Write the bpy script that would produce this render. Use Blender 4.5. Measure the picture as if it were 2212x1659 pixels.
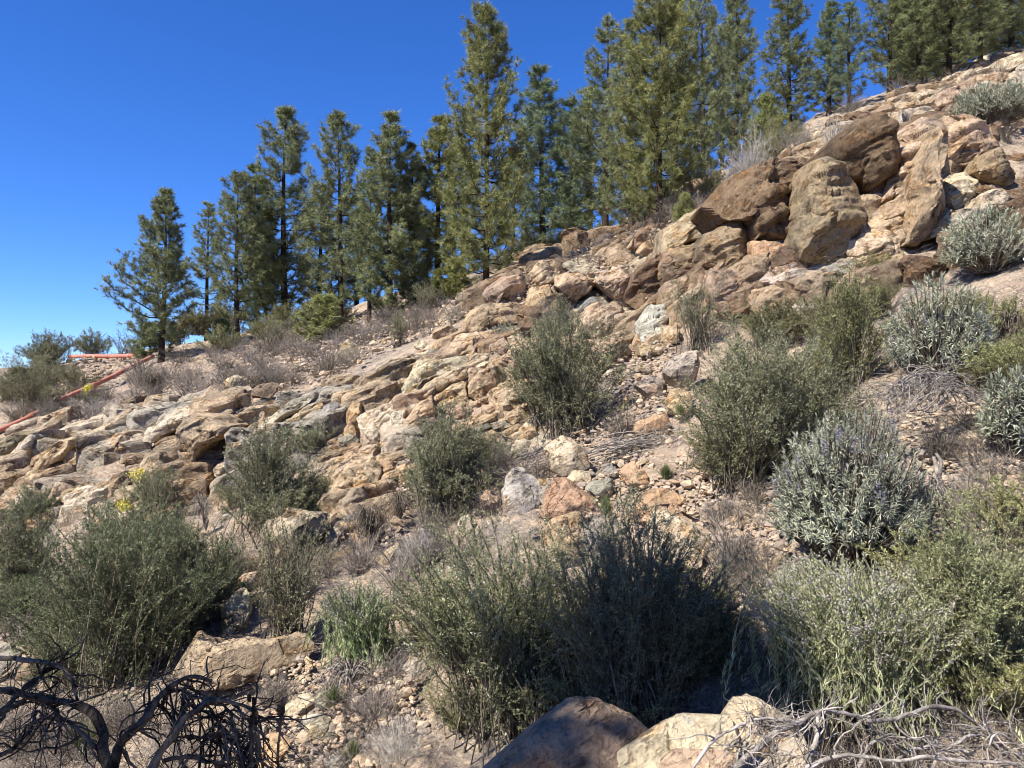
import bpy, math, random, time
import numpy as np
from mathutils import Vector, Matrix
T0 = time.time()
for o in list(bpy.data.objects):
    bpy.data.objects.remove(o)
scene = bpy.context.scene
COL = scene.collection
R = np.random.RandomState(7)
random.seed(7)
# ------------------------------------------------------------------ camera
CZ = 1.65                       # eye height above the bank the photographer stands on
FPX = 759.0                     # focal length in pixels of a 1024 px wide picture
cam_d = bpy.data.cameras.new('camera')
cam_d.sensor_width = 36.0
cam_d.lens = FPX / 1024.0 * 36.0
cam_d.clip_start = 0.05
cam_d.clip_end = 9000.0
cam = bpy.data.objects.new('camera', cam_d)
cam.location = (0, 0, CZ)
cam.rotation_euler = (math.pi / 2, 0, 0)
COL.objects.link(cam)
scene.camera = cam
# ------------------------------------------------------------------ sky and sun
SUN_DIR = Vector((-0.66, -0.52, 1.02)).normalized()      # towards the sun
SUN_EL = math.asin(SUN_DIR.z)
SUN_ROT = math.atan2(SUN_DIR.x, SUN_DIR.y)
world = bpy.data.worlds.new('World')
scene.world = world
world.use_nodes = True
wn = world.node_tree
wn.nodes.clear()
sky = wn.nodes.new('ShaderNodeTexSky')
sky.sky_type = 'NISHITA'
sky.sun_disc = False
sky.sun_elevation = SUN_EL
sky.sun_rotation = SUN_ROT % (2 * math.pi)
sky.altitude = 2200
sky.air_density = 1.0
sky.dust_density = 0.0
sky.ozone_density = 3.5
hsv = wn.nodes.new('ShaderNodeHueSaturation')
hsv.inputs['Saturation'].default_value = 1.22
hsv.inputs['Value'].default_value = 1.0
bg = wn.nodes.new('ShaderNodeBackground')
bg.inputs['Strength'].default_value = 0.082
wo = wn.nodes.new('ShaderNodeOutputWorld')
wn.links.new(sky.outputs[0], hsv.inputs['Color'])
tint = wn.nodes.new('ShaderNodeMix')
tint.data_type = 'RGBA'
tint.blend_type = 'MULTIPLY'
tint.inputs[0].default_value = 1.0
tint.inputs[7].default_value = (0.74, 0.94, 1.40, 1)
wn.links.new(hsv.outputs[0], tint.inputs[6])
wn.links.new(tint.outputs[2], bg.inputs['Color'])
wn.links.new(bg.outputs[0], wo.inputs['Surface'])
sun_d = bpy.data.lights.new('sun', 'SUN')
sun_d.energy = 5.0
sun_d.angle = math.radians(0.5)
sun_d.color = (1.0, 0.955, 0.89)
sun = bpy.data.objects.new('sun', sun_d)
sun.rotation_euler = (-SUN_DIR).to_track_quat('-Z', 'Y').to_euler()
sun.location = (-30, -20, 60)
COL.objects.link(sun)
scene.view_settings.view_transform = 'Standard'
scene.view_settings.look = 'None'
scene.view_settings.gamma = 1.0
scene.view_settings.use_curve_mapping = False
scene.view_settings.exposure = 0.90
scene.cycles.filter_width = 1.0
scene.cycles.max_bounces = 6
scene.cycles.diffuse_bounces = 3
scene.cycles.transparent_max_bounces = 4

# ------------------------------------------------------------------ numpy noise
def _hash(ix, iy, iz, seed):
    h = (ix.astype(np.int64) * 374761393 + iy.astype(np.int64) * 668265263 + iz.astype(np.int64) * 2147483647 + seed * 974711) & 0xFFFFFFFF
    h = ((h ^ (h >> 13)) * 1274126177) & 0xFFFFFFFF
    h = ((h ^ (h >> 16)) * 2246822519) & 0xFFFFFFFF
    return h ^ (h >> 15)

def vnoise(p, seed=0):
    """value noise of points (n,3), about -1..1"""
    f = np.floor(p)
    t = p - f
    t = t * t * t * (t * (t * 6 - 15) + 10)
    i = f.astype(np.int64)
    out = 0
    for dx in (0, 1):
        wx = t[:, 0] if dx else 1 - t[:, 0]
        for dy in (0, 1):
            wy = t[:, 1] if dy else 1 - t[:, 1]
            for dz in (0, 1):
                wz = t[:, 2] if dz else 1 - t[:, 2]
                h = _hash(i[:, 0] + dx, i[:, 1] + dy, i[:, 2] + dz, seed)
                out = out + wx * wy * wz * ((h & 0xFFFF) / 32767.5 - 1)
    return out

def fbm(p, octv=4, seed=0, gain=0.5, lac=2.03):
    a, s, tot = 1.0, 0.0, 0.0
    q = p.copy()
    for k in range(octv):
        s = s + a * vnoise(q, seed + k * 17)
        tot += a
        a *= gain
        q = q * lac + 11.3
    return s / tot

def ridged(p, octv=3, seed=0):
    a, s, tot = 1.0, 0.0, 0.0
    q = p.copy()
    for k in range(octv):
        s = s + a * (1 - np.abs(vnoise(q, seed + k * 13)))
        tot += a
        a *= 0.5
        q = q * 2.1 + 5.7
    return s / tot

def sstep(a, b, x):
    t = np.clip((x - a) / (b - a), 0, 1)
    return t * t * (3 - 2 * t)

# ------------------------------------------------------------------ mesh helpers
def mk_mesh(name, parts, mats, smooth=False):
    """parts: list of (verts (n,3), faces (m,3|4)) or with a material index as third item"""
    V, L, S, MI = [], [], [], []
    vo, lo = 0, 0
    for p in parts:
        v, f = np.asarray(p[0], dtype=np.float64), np.asarray(p[1], dtype=np.int64)
        if len(f) == 0:
            continue
        V.append(v)
        L.append((f + vo).ravel())
        k = f.shape[1]
        S.append(lo + np.arange(len(f)) * k)
        MI.append(np.full(len(f), p[2] if len(p) > 2 else 0))
        vo += len(v)
        lo += f.size
    V = np.concatenate(V); L = np.concatenate(L); S = np.concatenate(S); MI = np.concatenate(MI)
    me = bpy.data.meshes.new(name)
    me.vertices.add(len(V))
    me.vertices.foreach_set('co', V.astype(np.float32).ravel())
    me.loops.add(len(L))
    me.loops.foreach_set('vertex_index', L.astype(np.int32))
    me.polygons.add(len(S))
    me.polygons.foreach_set('loop_start', S.astype(np.int32))
    if len(mats) > 1:
        me.polygons.foreach_set('material_index', MI.astype(np.int32))
    me.polygons.foreach_set('use_smooth', np.full(len(S), smooth, dtype=bool))
    for m in mats:
        me.materials.append(m)
    me.update(calc_edges=True)
    return me

def link(name, data, parent=None, loc=None):
    o = bpy.data.objects.new(name, data)
    if loc is not None:
        o.location = loc
    if parent is not None:
        o.parent = parent
    COL.objects.link(o)
    return o

def tag(o, label=None, cat=None, group=None, kind=None):
    if label: o['label'] = label
    if cat: o['category'] = cat
    if group: o['group'] = group
    if kind: o['kind'] = kind
    return o

def copy_tree(o, parent=None):
    c = o.copy()
    COL.objects.link(c)
    c.parent = parent
    for ch in o.children:
        copy_tree(ch, c)
    return c

def norm(v):
    return v / np.maximum(np.linalg.norm(v, axis=-1, keepdims=True), 1e-9)

def tubes(P, rad, sides=3):
    """P (N,K,3) centre lines, rad (N,K): open tubes of quads"""
    P = np.asarray(P, float); rad = np.asarray(rad, float)
    N, K, _ = P.shape
    tg = norm(np.gradient(P, axis=1))
    ref = np.where(np.abs(tg[:, :1, 2:3]) > 0.9, np.array([1.0, 0, 0]), np.array([0, 0, 1.0]))
    ref = np.broadcast_to(ref, tg.shape)
    a = norm(np.cross(tg, ref))
    b = np.cross(tg, a)
    an = np.arange(sides) * 2 * math.pi / sides
    V = P[:, :, None, :] + rad[:, :, None, None] * (np.cos(an)[None, None, :, None] * a[:, :, None, :] + np.sin(an)[None, None, :, None] * b[:, :, None, :])
    idx = np.arange(N * K * sides).reshape(N, K, sides)
    nx = np.roll(idx, -1, axis=2)
    F = np.stack([idx[:, :-1], nx[:, :-1], nx[:, 1:], idx[:, 1:]], axis=-1).reshape(-1, 4)
    return V.reshape(-1, 3), F

def blades(pos, d, length, width, rs, bend=None):
    """one thin triangle per needle or leaf; with bend: a kinked blade of quad + triangle is a diamond of two triangles"""
    n = len(pos)
    side = norm(np.cross(d, norm(rs.normal(size=(n, 3)))))
    length = np.asarray(length).reshape(-1, 1) * np.ones((n, 1))
    width = np.asarray(width).reshape(-1, 1) * np.ones((n, 1))
    tip = pos + d * length
    V = np.stack([pos - side * width * .5, pos + side * width * .5, tip], axis=1).reshape(-1, 3)
    return V, np.arange(n * 3).reshape(-1, 3)

def diamonds(pos, d, length, width, rs):
    n = len(pos)
    side = norm(np.cross(d, norm(rs.normal(size=(n, 3)))))
    length = np.asarray(length).reshape(-1, 1) * np.ones((n, 1))
    width = np.asarray(width).reshape(-1, 1) * np.ones((n, 1))
    mid = pos + d * length * .45
    V = np.stack([pos, mid + side * width * .5, pos + d * length, mid - side * width * .5], axis=1).reshape(-1, 3)
    return V, np.arange(n * 4).reshape(-1, 4)

_ico = {}
def ico(level):
    if level in _ico:
        return _ico[level]
    if level == 0:
        t = (1 + 5 ** .5) / 2
        V = np.array([(-1, t, 0), (1, t, 0), (-1, -t, 0), (1, -t, 0), (0, -1, t), (0, 1, t), (0, -1, -t), (0, 1, -t), (t, 0, -1), (t, 0, 1), (-t, 0, -1), (-t, 0, 1)], float)
        F = np.array([(0, 11, 5), (0, 5, 1), (0, 1, 7), (0, 7, 10), (0, 10, 11), (1, 5, 9), (5, 11, 4), (11, 10, 2), (10, 7, 6), (7, 1, 8), (3, 9, 4), (3, 4, 2), (3, 2, 6), (3, 6, 8), (3, 8, 9), (4, 9, 5), (2, 4, 11), (6, 2, 10), (8, 6, 7), (9, 8, 1)])
        V = norm(V)
    else:
        V0, F0 = ico(level - 1)
        E = np.sort(np.concatenate([F0[:, [0, 1]], F0[:, [1, 2]], F0[:, [2, 0]]]), axis=1)
        U, inv = np.unique(E, axis=0, return_inverse=True)
        inv = inv.ravel()
        M = norm(V0[U[:, 0]] + V0[U[:, 1]])
        n, m = len(V0), len(F0)
        a, b, c = inv[:m] + n, inv[m:2 * m] + n, inv[2 * m:] + n
        V = np.concatenate([V0, M])
        F = np.concatenate([np.stack([F0[:, 0], a, c], 1), np.stack([F0[:, 1], b, a], 1), np.stack([F0[:, 2], c, b], 1), np.stack([a, b, c], 1)])
    _ico[level] = (V, F)
    return V, F

# ------------------------------------------------------------------ the lie of the land
YC = 38.0                                   # distance of the crest
def crest(y):
    """forward rise that rounds over at the crest"""
    k = 7.0
    soft = lambda t: k * np.logaddexp(0, t / k)
    return 0.286 * y - 0.40 * soft(y - YC - 6) 

def ground0(x, y):
    x = np.asarray(x, float); y = np.asarray(y, float)
    xe = np.clip(x, -45, 45)
    lat = 0.23 * xe + 0.18 * (0.5 * (xe + np.sqrt(xe * xe + 4)) - 1.0)
    z = -5.0 + crest(y) + lat * sstep(-6, 8, y)
    def bump(A, y0, y1, yf, xa, xb, sk=0.0):
        yy = y - sk * (x - 0.5 * (xa + xb))
        up = sstep(y0, y1, yy)
        down = np.clip((yf - yy) / (yf - y1), 0, 1)
        w = 0.22 * (xb - xa) + 0.6
        return A * up * down * sstep(xa - w, xa + w, x) * (1 - sstep(xb - w, xb + w, x))
    z = z + bump(2.2, 15.2, 18.6, 38, 4.6, 12.5)
    z = z + bump(1.5, 18.5, 22.0, 38, -1.5, 5.0)
    z = z + bump(1.1, 13.0, 16.5, 28, -4.6, 0.8)
    z = z + bump(0.8, 14.8, 17.5, 28, -12.5, -5.2)
    uu = x / np.maximum(y, 8.0)
    rise = np.interp(uu, [-0.9, -0.675, -0.503, -0.30, -0.115, 0.02, 0.10, 0.18, 0.253, 0.33, 0.40, 0.50, 0.59, 0.675, 0.9],
                     [2.2, 1.95, 1.35, 0.9, 1.35, 1.0, 0.5, 0.3, 1.5, 1.7, 2.6, 2.3, 1.9, 1.4, 1.4])
    z = z + rise * sstep(17, 39, y)
    bank = -1.65 - 0.56 * (y - 1.5) + 0.05 * np.abs(x)
    bank = np.where(y < 1.5, -1.65 + 0.12 * np.clip(1.5 - y, 0, 30) * sstep(-1, -8, y) , bank)
    k = 0.35
    z = k * np.logaddexp(z / k, bank / k)
    far = sstep(75, 400, np.hypot(x, y))
    z = z * (1 - far) + far * (-60)
    return z + CZ

def gz(x, y):
    return float(ground0(np.array([x]), np.array([y]))[0])

HITOK = [True]
_ys = np.arange(2.2, 70, 0.04)
def hit(px, py):
    """distance y at which the line of sight through a pixel (1024x768) meets the ground"""
    u, v = (px - 512) / FPX, (384 - py) / FPX
    g = ground0(u * _ys, _ys)
    h = CZ + v * _ys
    w = np.nonzero(h <= g)[0]
    HITOK[0] = bool(len(w))
    if len(w):
        return float(_ys[w[0]])
    m = (_ys > 14) & (_ys < 40)
    return float(_ys[m][np.argmin((h - g)[m])])

CROP = {1: (0, 400), 2: (800, 0), 3: (1660, 0), 4: (0, 900), 5: (800, 600), 6: (1660, 600), 7: (0, 1245), 8: (800, 1245), 9: (1660, 1245)}
def px_of(c, pts):
    pts = np.asarray(pts, float).reshape(-1, 2)
    if c == 0:
        return pts * (1024 / 2212)
    return (np.array(CROP[c]) + pts * (900 / 2212)) * 0.4
def at(px, py, y):
    return np.array([(px - 512) / FPX * y, y, CZ + (384 - py) / FPX * y])
# ------------------------------------------------------------------ materials
class NT:
    def __init__(s, name):
        s.m = bpy.data.materials.new(name)
        s.m.use_nodes = True
        s.t = s.m.node_tree
        s.t.nodes.clear()
        s.out = s.n('ShaderNodeOutputMaterial')
        s.b = s.n('ShaderNodeBsdfPrincipled')
        s.b.inputs['Specular IOR Level'].default_value = 0.25
        s.t.links.new(s.b.outputs[0], s.out.inputs['Surface'])
    def n(s, kind, **kw):
        x = s.t.nodes.new(kind)
        for k, v in kw.items():
            setattr(x, k, v)
        return x
    def l(s, a, b):
        s.t.links.new(a, b)
    def setv(s, sock, v):
        if hasattr(v, 'links') or isinstance(v, bpy.types.NodeSocket):
            s.l(v, sock)
        elif isinstance(v, (tuple, list)) and len(v) == 3 and sock.type == 'RGBA':
            sock.default_value = (*v, 1)
        else:
            sock.default_value = v
    def noise(s, vec, scale, detail=4, rough=0.55, dist=0.0):
        x = s.n('ShaderNodeTexNoise')
        x.inputs['Scale'].default_value = scale
        x.inputs['Detail'].default_value = detail
        x.inputs['Roughness'].default_value = rough
        x.inputs['Distortion'].default_value = dist
        s.l(vec, x.inputs['Vector'])
        return x.outputs['Fac']
    def ramp(s, f, a, b, lo=0.0, hi=1.0):
        x = s.n('ShaderNodeMapRange', interpolation_type='SMOOTHSTEP')
        s.setv(x.inputs['Value'], f)
        for k, v in (('From Min', a), ('From Max', b), ('To Min', lo), ('To Max', hi)):
            x.inputs[k].default_value = v
        return x.outputs[0]
    def mix(s, f, a, b, mode='MIX'):
        x = s.n('ShaderNodeMix', data_type='RGBA', blend_type=mode)
        s.setv(x.inputs[0], f); s.setv(x.inputs[6], a); s.setv(x.inputs[7], b)
        return x.outputs[2]
    def math(s, op, a, b=0.0):
        x = s.n('ShaderNodeMath', operation=op)
        s.setv(x.inputs[0], a); s.setv(x.inputs[1], b)
        return x.outputs[0]
    def vmath(s, op, a, b):
        x = s.n('ShaderNodeVectorMath', operation=op)
        s.setv(x.inputs[0], a); s.setv(x.inputs[1], b)
        return x.outputs[0]
    def mapping(s, vec, scale=(1, 1, 1), rot=(0, 0, 0)):
        x = s.n('ShaderNodeMapping')
        x.inputs['Scale'].default_value = scale
        x.inputs['Rotation'].default_value = rot
        s.l(vec, x.inputs['Vector'])
        return x.outputs[0]
    def bump(s, h, strength, dist, prev=None):
        x = s.n('ShaderNodeBump')
        x.inputs['Strength'].default_value = strength
        x.inputs['Distance'].default_value = dist
        s.l(h, x.inputs['Height'])
        if prev is not None:
            s.l(prev, x.inputs['Normal'])
        return x.outputs[0]

def mat_rock():
    s = NT('sandstone')
    geo = s.n('ShaderNodeNewGeometry')
    oi = s.n('ShaderNodeObjectInfo')
    pos = geo.outputs['Position']
    # bedding runs up to the right, each block slightly off
    bed = s.mapping(pos, (1.0, 1.0, 1.0), (0.25, 0.55, 0.1))
    strat = s.mapping(bed, (0.8, 1.0, 3.2))
    n_big = s.noise(pos, 0.9, 4, 0.6)
    n_mid = s.noise(pos, 3.2, 5, 0.62, 0.4)
    n_fine = s.noise(pos, 17, 5, 0.65)
    n_str = s.noise(strat, 1.7, 6, 0.72, 0.25)
    n_str2 = s.noise(strat, 5.0, 5, 0.7, 0.1)
    base = oi.outputs['Color']
    # hue wander inside one rock: ochre seams and bleached patches
    warm = s.mix(1.0, base, (1.10, 0.92, 0.72), 'MULTIPLY')
    c = s.mix(s.ramp(n_mid, 0.50, 0.66), base, warm)
    pale = s.mix(1.0, base, (1.38, 1.36, 1.30), 'MULTIPLY')
    c = s.mix(s.ramp(n_str, 0.50, 0.66, 0, 0.55), c, pale)
    grey = s.mix(0.62, base, s.mix(1.0, base, (0.42, 0.47, 0.55), 'MULTIPLY'))
    c = s.mix(s.ramp(n_big, 0.49, 0.62, 0, 0.85), c, grey)
    n_var = s.noise(s.mapping(pos, (1.3, 1.3, 0.7)), 2.3, 6, 0.7, 0.5)
    c = s.mix(s.ramp(n_var, 0.54, 0.66, 0, 0.7), c, (0.085, 0.066, 0.050))
    lich = s.noise(pos, 9.0, 3, 0.7)
    c = s.mix(s.ramp(lich, 0.63, 0.70, 0, 0.55), c, (0.30, 0.31, 0.27))
    # thin dark bedding partings
    line = s.ramp(s.math('ABSOLUTE', s.math('SUBTRACT', n_str2, 0.5)), 0.0, 0.035, 1, 0)
    gate = s.ramp(n_mid, 0.45, 0.6)
    lines = s.math('MULTIPLY', line, gate)
    c = s.mix(s.math('MULTIPLY', lines, 0.5), c, (0.075, 0.058, 0.045))
    # joints
    wv = s.vmath('ADD', s.mapping(pos, (0.8, 0.8, 1.1), (0.3, 0.5, 0)), s.vmath('MULTIPLY', s.n_color(pos, 1.7), (0.5, 0.5, 0.5)))
    vor = s.n('ShaderNodeTexVoronoi', feature='DISTANCE_TO_EDGE')
    vor.inputs['Scale'].default_value = 1.25
    s.l(wv, vor.inputs['Vector'])
    crack = s.ramp(vor.outputs['Distance'], 0.0, 0.013, 1, 0)
    crack = s.math('MULTIPLY', crack, s.ramp(n_mid, 0.47, 0.60))
    c = s.mix(s.math('MULTIPLY', crack, 0.6), c, (0.06, 0.048, 0.038))
    tone = s.ramp(n_fine, 0.3, 0.7, 0.76, 1.18)
    c = s.mix(1.0, c, s.combine(tone), 'MULTIPLY')
    c = s.mix(1.0, c, (0.94, 0.935, 0.875), 'MULTIPLY')
    s.l(c, s.b.inputs['Base Color'])
    s.b.inputs['Roughness'].default_value = 0.93
    s.b.inputs['Specular IOR Level'].default_value = 0.12
    nb = s.bump(n_str, 0.55, 0.12)
    nb = s.bump(n_mid, 0.7, 0.10, nb)
    h = s.math('SUBTRACT', n_fine, s.math('MULTIPLY', lines, 0.8))
    nb = s.bump(h, 0.9, 0.04, nb)
    nb = s.bump(s.noise(pos, 60, 4, 0.7), 0.6, 0.008, nb)
    nb = s.bump(s.math('MULTIPLY', crack, -1.0), 0.9, 0.05, nb)
    s.l(nb, s.b.inputs['Normal'])
    return s.m
def _ncol(s, vec, scale):
    x = s.n('ShaderNodeTexNoise')
    x.inputs['Scale'].default_value = scale
    s.l(vec, x.inputs['Vector'])
    return x.outputs['Color']
def _comb(s, v):
    x = s.n('ShaderNodeCombineColor')
    for k in range(3):
        s.l(v, x.inputs[k])
    return x.outputs[0]
NT.n_color = _ncol
NT.combine = _comb

def mat_ground():
    s = NT('hillside_soil')
    pos = s.n('ShaderNodeNewGeometry').outputs['Position']
    big = s.noise(pos, 0.35, 4, 0.6)
    mid = s.noise(pos, 1.4, 6, 0.7, 0.5)
    fine = s.noise(pos, 8, 6, 0.75, 0.3)
    grit = s.noise(pos, 38, 4, 0.7)
    c = s.mix(s.ramp(big, 0.42, 0.6), (0.33, 0.25, 0.175), (0.245, 0.205, 0.165))
    c = s.mix(s.ramp(mid, 0.5, 0.62), c, (0.42, 0.315, 0.215))
    c = s.mix(s.ramp(mid, 0.46, 0.36, 0, 0.9), c, (0.150, 0.122, 0.105))
    c = s.mix(s.ramp(fine, 0.53, 0.62, 0, 0.75), c, (0.47, 0.37, 0.26))
    c = s.mix(s.ramp(fine, 0.46, 0.36, 0, 0.75), c, (0.12, 0.095, 0.08))
    v = s.n('ShaderNodeTexVoronoi')
    v.inputs['Scale'].default_value = 17
    s.l(s.vmath('ADD', pos, s.vmath('MULTIPLY', s.n_color(pos, 9), (0.12, 0.12, 0.12))), v.inputs['Vector'])
    sep = s.n('ShaderNodeSeparateColor'); s.l(v.outputs['Color'], sep.inputs[0])
    stone = s.ramp(sep.outputs[0], 0.70, 0.74)
    c = s.mix(s.math('MULTIPLY', stone, s.ramp(mid, 0.4, 0.55)), c, (0.48, 0.375, 0.265))
    c = s.mix(1.0, c, s.combine(s.ramp(grit, 0.3, 0.7, 0.72, 1.22)), 'MULTIPLY')
    s.l(c, s.b.inputs['Base Color'])
    s.b.inputs['Roughness'].default_value = 0.95
    s.b.inputs['Specular IOR Level'].default_value = 0.1
    nb = s.bump(mid, 0.8, 0.16)
    nb = s.bump(fine, 0.9, 0.06, nb)
    nb = s.bump(s.math('MULTIPLY', stone, s.ramp(v.outputs['Distance'], 0.0, 0.5, 1, 0)), 0.6, 0.05, nb)
    nb = s.bump(grit, 0.8, 0.015, nb)
    s.l(nb, s.b.inputs['Normal'])
    return s.m

def mat_leaf(name, c1, c2, c3, rough=0.6, transl=0.18, spec=0.2, deadmix=0.45):
    """per-leaf colour from c1..c2, a share of c3"""
    s = NT(name)
    g = s.n('ShaderNodeNewGeometry')
    oi = s.n('ShaderNodeObjectInfo')
    r = g.outputs['Random Per Island']
    c = s.mix(r, c1, c2)
    r2 = s.math('FRACT', s.math('MULTIPLY', r, 37.7))
    c = s.mix(s.ramp(r2, 0.80, 0.86), c, c3)
    big = s.noise(g.outputs['Position'], 1.1, 3, 0.6)
    dead = s.noise(g.outputs['Position'], 2.3, 4, 0.65)
    c = s.mix(s.ramp(dead, 0.60, 0.70, 0, deadmix), c, (0.20, 0.165, 0.115))
    c = s.mix(1.0, c, s.combine(s.ramp(big, 0.32, 0.68, 0.72, 1.28)), 'MULTIPLY')
    c = s.mix(1.0, c, oi.outputs['Color'], 'MULTIPLY')
    s.l(c, s.b.inputs['Base Color'])
    s.b.inputs['Roughness'].default_value = rough
    s.b.inputs['Specular IOR Level'].default_value = spec
    tr = s.n('ShaderNodeBsdfTranslucent')
    s.l(c, tr.inputs['Color'])
    mx = s.n('ShaderNodeMixShader')
    mx.inputs[0].default_value = transl
    s.l(s.b.outputs[0], mx.inputs[1]); s.l(tr.outputs[0], mx.inputs[2])
    s.l(mx.outputs[0], s.out.inputs['Surface'])
    return s.m

def mat_wood(name, c1, c2, scale=14, rough=0.85):
    s = NT(name)
    g = s.n('ShaderNodeNewGeometry')
    pos = g.outputs['Position']
    n = s.noise(s.mapping(pos, (1, 1, 0.5)), scale, 5, 0.65, 0.5)
    c = s.mix(s.ramp(n, 0.35, 0.65), c1, c2)
    r = s.ramp(g.outputs['Random Per Island'], 0, 1, 0.65, 1.3)
    c = s.mix(1.0, c, s.combine(r), 'MULTIPLY')
    s.l(c, s.b.inputs['Base Color'])
    s.b.inputs['Roughness'].default_value = rough
    s.b.inputs['Specular IOR Level'].default_value = 0.06
    s.l(s.bump(n, 1.0, 0.02), s.b.inputs['Normal'])
    return s.m

def mat_pipe():
    s = NT('orange_plastic')
    pos = s.n('ShaderNodeNewGeometry').outputs['Position']
    n = s.noise(pos, 2.2, 4, 0.6)
    c = s.mix(s.ramp(n, 0.4, 0.65), (0.40, 0.145, 0.095), (0.47, 0.235, 0.165))
    n2 = s.noise(pos, 7, 5, 0.7)
    c = s.mix(s.ramp(n2, 0.58, 0.7, 0, 0.6), c, (0.30, 0.19, 0.13))
    s.l(c, s.b.inputs['Base Color'])
    s.b.inputs['Roughness'].default_value = 0.6
    return s.m

M_ROCK = mat_rock()
M_SOIL = mat_ground()
M_NEEDLE = mat_leaf('pine_needles', (0.15, 0.18, 0.07), (0.27, 0.295, 0.135), (0.35, 0.33, 0.16), 0.5, 0.15, 0.35)
M_BARK = mat_wood('pine_bark', (0.030, 0.022, 0.017), (0.085, 0.060, 0.042))
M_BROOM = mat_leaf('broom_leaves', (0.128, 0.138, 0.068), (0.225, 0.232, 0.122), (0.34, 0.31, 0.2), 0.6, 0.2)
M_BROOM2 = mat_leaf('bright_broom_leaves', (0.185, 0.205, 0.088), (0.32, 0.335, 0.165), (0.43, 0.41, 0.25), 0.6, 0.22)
M_SILVER = mat_leaf('silvery_leaves', (0.22, 0.238, 0.155), (0.4, 0.41, 0.285), (0.52, 0.5, 0.38), 0.5, 0.12, 0.3)
M_SPIKE = mat_leaf('narrow_bright_leaves', (0.27, 0.315, 0.135), (0.46, 0.49, 0.25), (0.57, 0.55, 0.34), 0.55, 0.18)
M_BLOOM = mat_leaf('faded_violet_bloom', (0.28, 0.26, 0.32), (0.36, 0.32, 0.33), (0.25, 0.25, 0.4), 0.7, 0.15)
M_YELLOW = mat_leaf('yellow_bloom', (0.5, 0.42, 0.06), (0.6, 0.52, 0.1), (0.45, 0.42, 0.15), 0.7, 0.15)
M_WHITEB = mat_leaf('cream_bloom', (0.50, 0.50, 0.36), (0.60, 0.58, 0.46), (0.4, 0.42, 0.3), 0.7, 0.15)
M_DRY = mat_leaf('dry_grey_twigs', (0.150, 0.128, 0.102), (0.270, 0.238, 0.195), (0.34, 0.29, 0.23), 0.8, 0.05)
M_DRYP = mat_leaf('pale_dry_twigs', (0.28, 0.255, 0.22), (0.45, 0.415, 0.36), (0.50, 0.45, 0.36), 0.8, 0.05)
M_GRASS = mat_leaf('fresh_grass', (0.10, 0.135, 0.045), (0.17, 0.20, 0.08), (0.24, 0.24, 0.12), 0.5, 0.2)
M_STEM = mat_wood('shrub_stems', (0.085, 0.066, 0.048), (0.26, 0.215, 0.16), 20)
M_PALE = mat_wood('weathered_dead_wood', (0.17, 0.145, 0.12), (0.40, 0.355, 0.30), 22)
M_CHAR = mat_wood('charred_dead_wood', (0.016, 0.012, 0.009), (0.20, 0.15, 0.10), 13)
M_PIPE = mat_pipe()

# ------------------------------------------------------------------ ground sheet
def build_ground():
    dense = np.radians(np.linspace(-38, 38, 480))
    side = np.radians(np.concatenate([np.linspace(40, 90, 26), np.linspace(95, 265, 35), np.linspace(270, 320, 26)]))
    ang = np.concatenate([dense, side])
    r = np.concatenate([[0.01, 0.7, 1.3, 1.8], np.geomspace(2.2, 60, 340), np.geomspace(64, 6000, 40)])
    A, D = np.meshgrid(ang, r)
    x, y = (np.sin(A) * D), (np.cos(A) * D)
    xf, yf = x.ravel(), y.ravel()
    z = ground0(xf, yf)
    p = np.stack([xf, yf, np.zeros_like(xf)], 1)
    amp = sstep(1.5, 6, np.hypot(xf, yf)) * (1 - sstep(60, 120, np.hypot(xf, yf)))
    rock = ridged(p * [0.75, 0.5, 1] + 3.1, 3, 41)
    d = 0.16 * fbm(p * 0.45, 3, 5) + 0.30 * (rock - 0.66) + 0.13 * ridged(p * [2.2, 1.6, 1], 3, 77) * sstep(-.2, .4, fbm(p * .3, 2, 9)) + 0.05 * fbm(p * 5.0, 3, 21)
    near = sstep(2.0, 5.0, np.hypot(xf, yf))
    z = z + amp * d - 0.16 * amp * near
    V = np.stack([xf, yf, z], 1)
    n, m = len(r), len(ang)
    i = np.arange(n * m).reshape(n, m)
    j = np.roll(i, -1, axis=1)
    F = np.stack([i[:-1], j[:-1], j[1:], i[1:]], -1).reshape(-1, 4)
    me = mk_mesh('hillside', [(V, F)], [M_SOIL], True)
    o = link('hillside', me)
    tag(o, 'dry rocky slope of tan gravel and grey litter rising to the right', None, None, 'structure')
    return o
build_ground()
# ------------------------------------------------------------------ rocks
TONE = {
    'tan': (0.47, 0.355, 0.240), 'cream': (0.56, 0.455, 0.32), 'ochre': (0.47, 0.335, 0.210), 'orange': (0.47, 0.315, 0.195),
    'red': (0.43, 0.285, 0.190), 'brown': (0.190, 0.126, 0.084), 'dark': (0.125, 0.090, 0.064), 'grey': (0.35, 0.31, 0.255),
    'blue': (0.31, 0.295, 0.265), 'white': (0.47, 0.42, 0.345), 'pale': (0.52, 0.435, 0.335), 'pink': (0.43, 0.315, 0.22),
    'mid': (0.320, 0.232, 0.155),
}
def tone_of(t, rs, j=0.10):
    c = 1.0 * np.array(TONE[t]) * (1 + rs.uniform(-j, j)) * (1 + rs.uniform(-0.04, 0.04, 3))
    return (*np.clip(c, 0, 1), 1.0)

def carve(V, N0, S, rs, nf, bias, depth=(0.55, 0.92)):
    """break flat faces off a lump: every vertex beyond a cutting plane is pressed on to it"""
    for k in range(nf):
        n = rs.normal(size=3) + np.array(bias)
        n /= np.linalg.norm(n)
        s = V @ n
        d = s.max() * rs.uniform(*depth)
        over = np.maximum(s - d, 0)
        V = V - n * (over * 0.98)[:, None]
    return V

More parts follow.
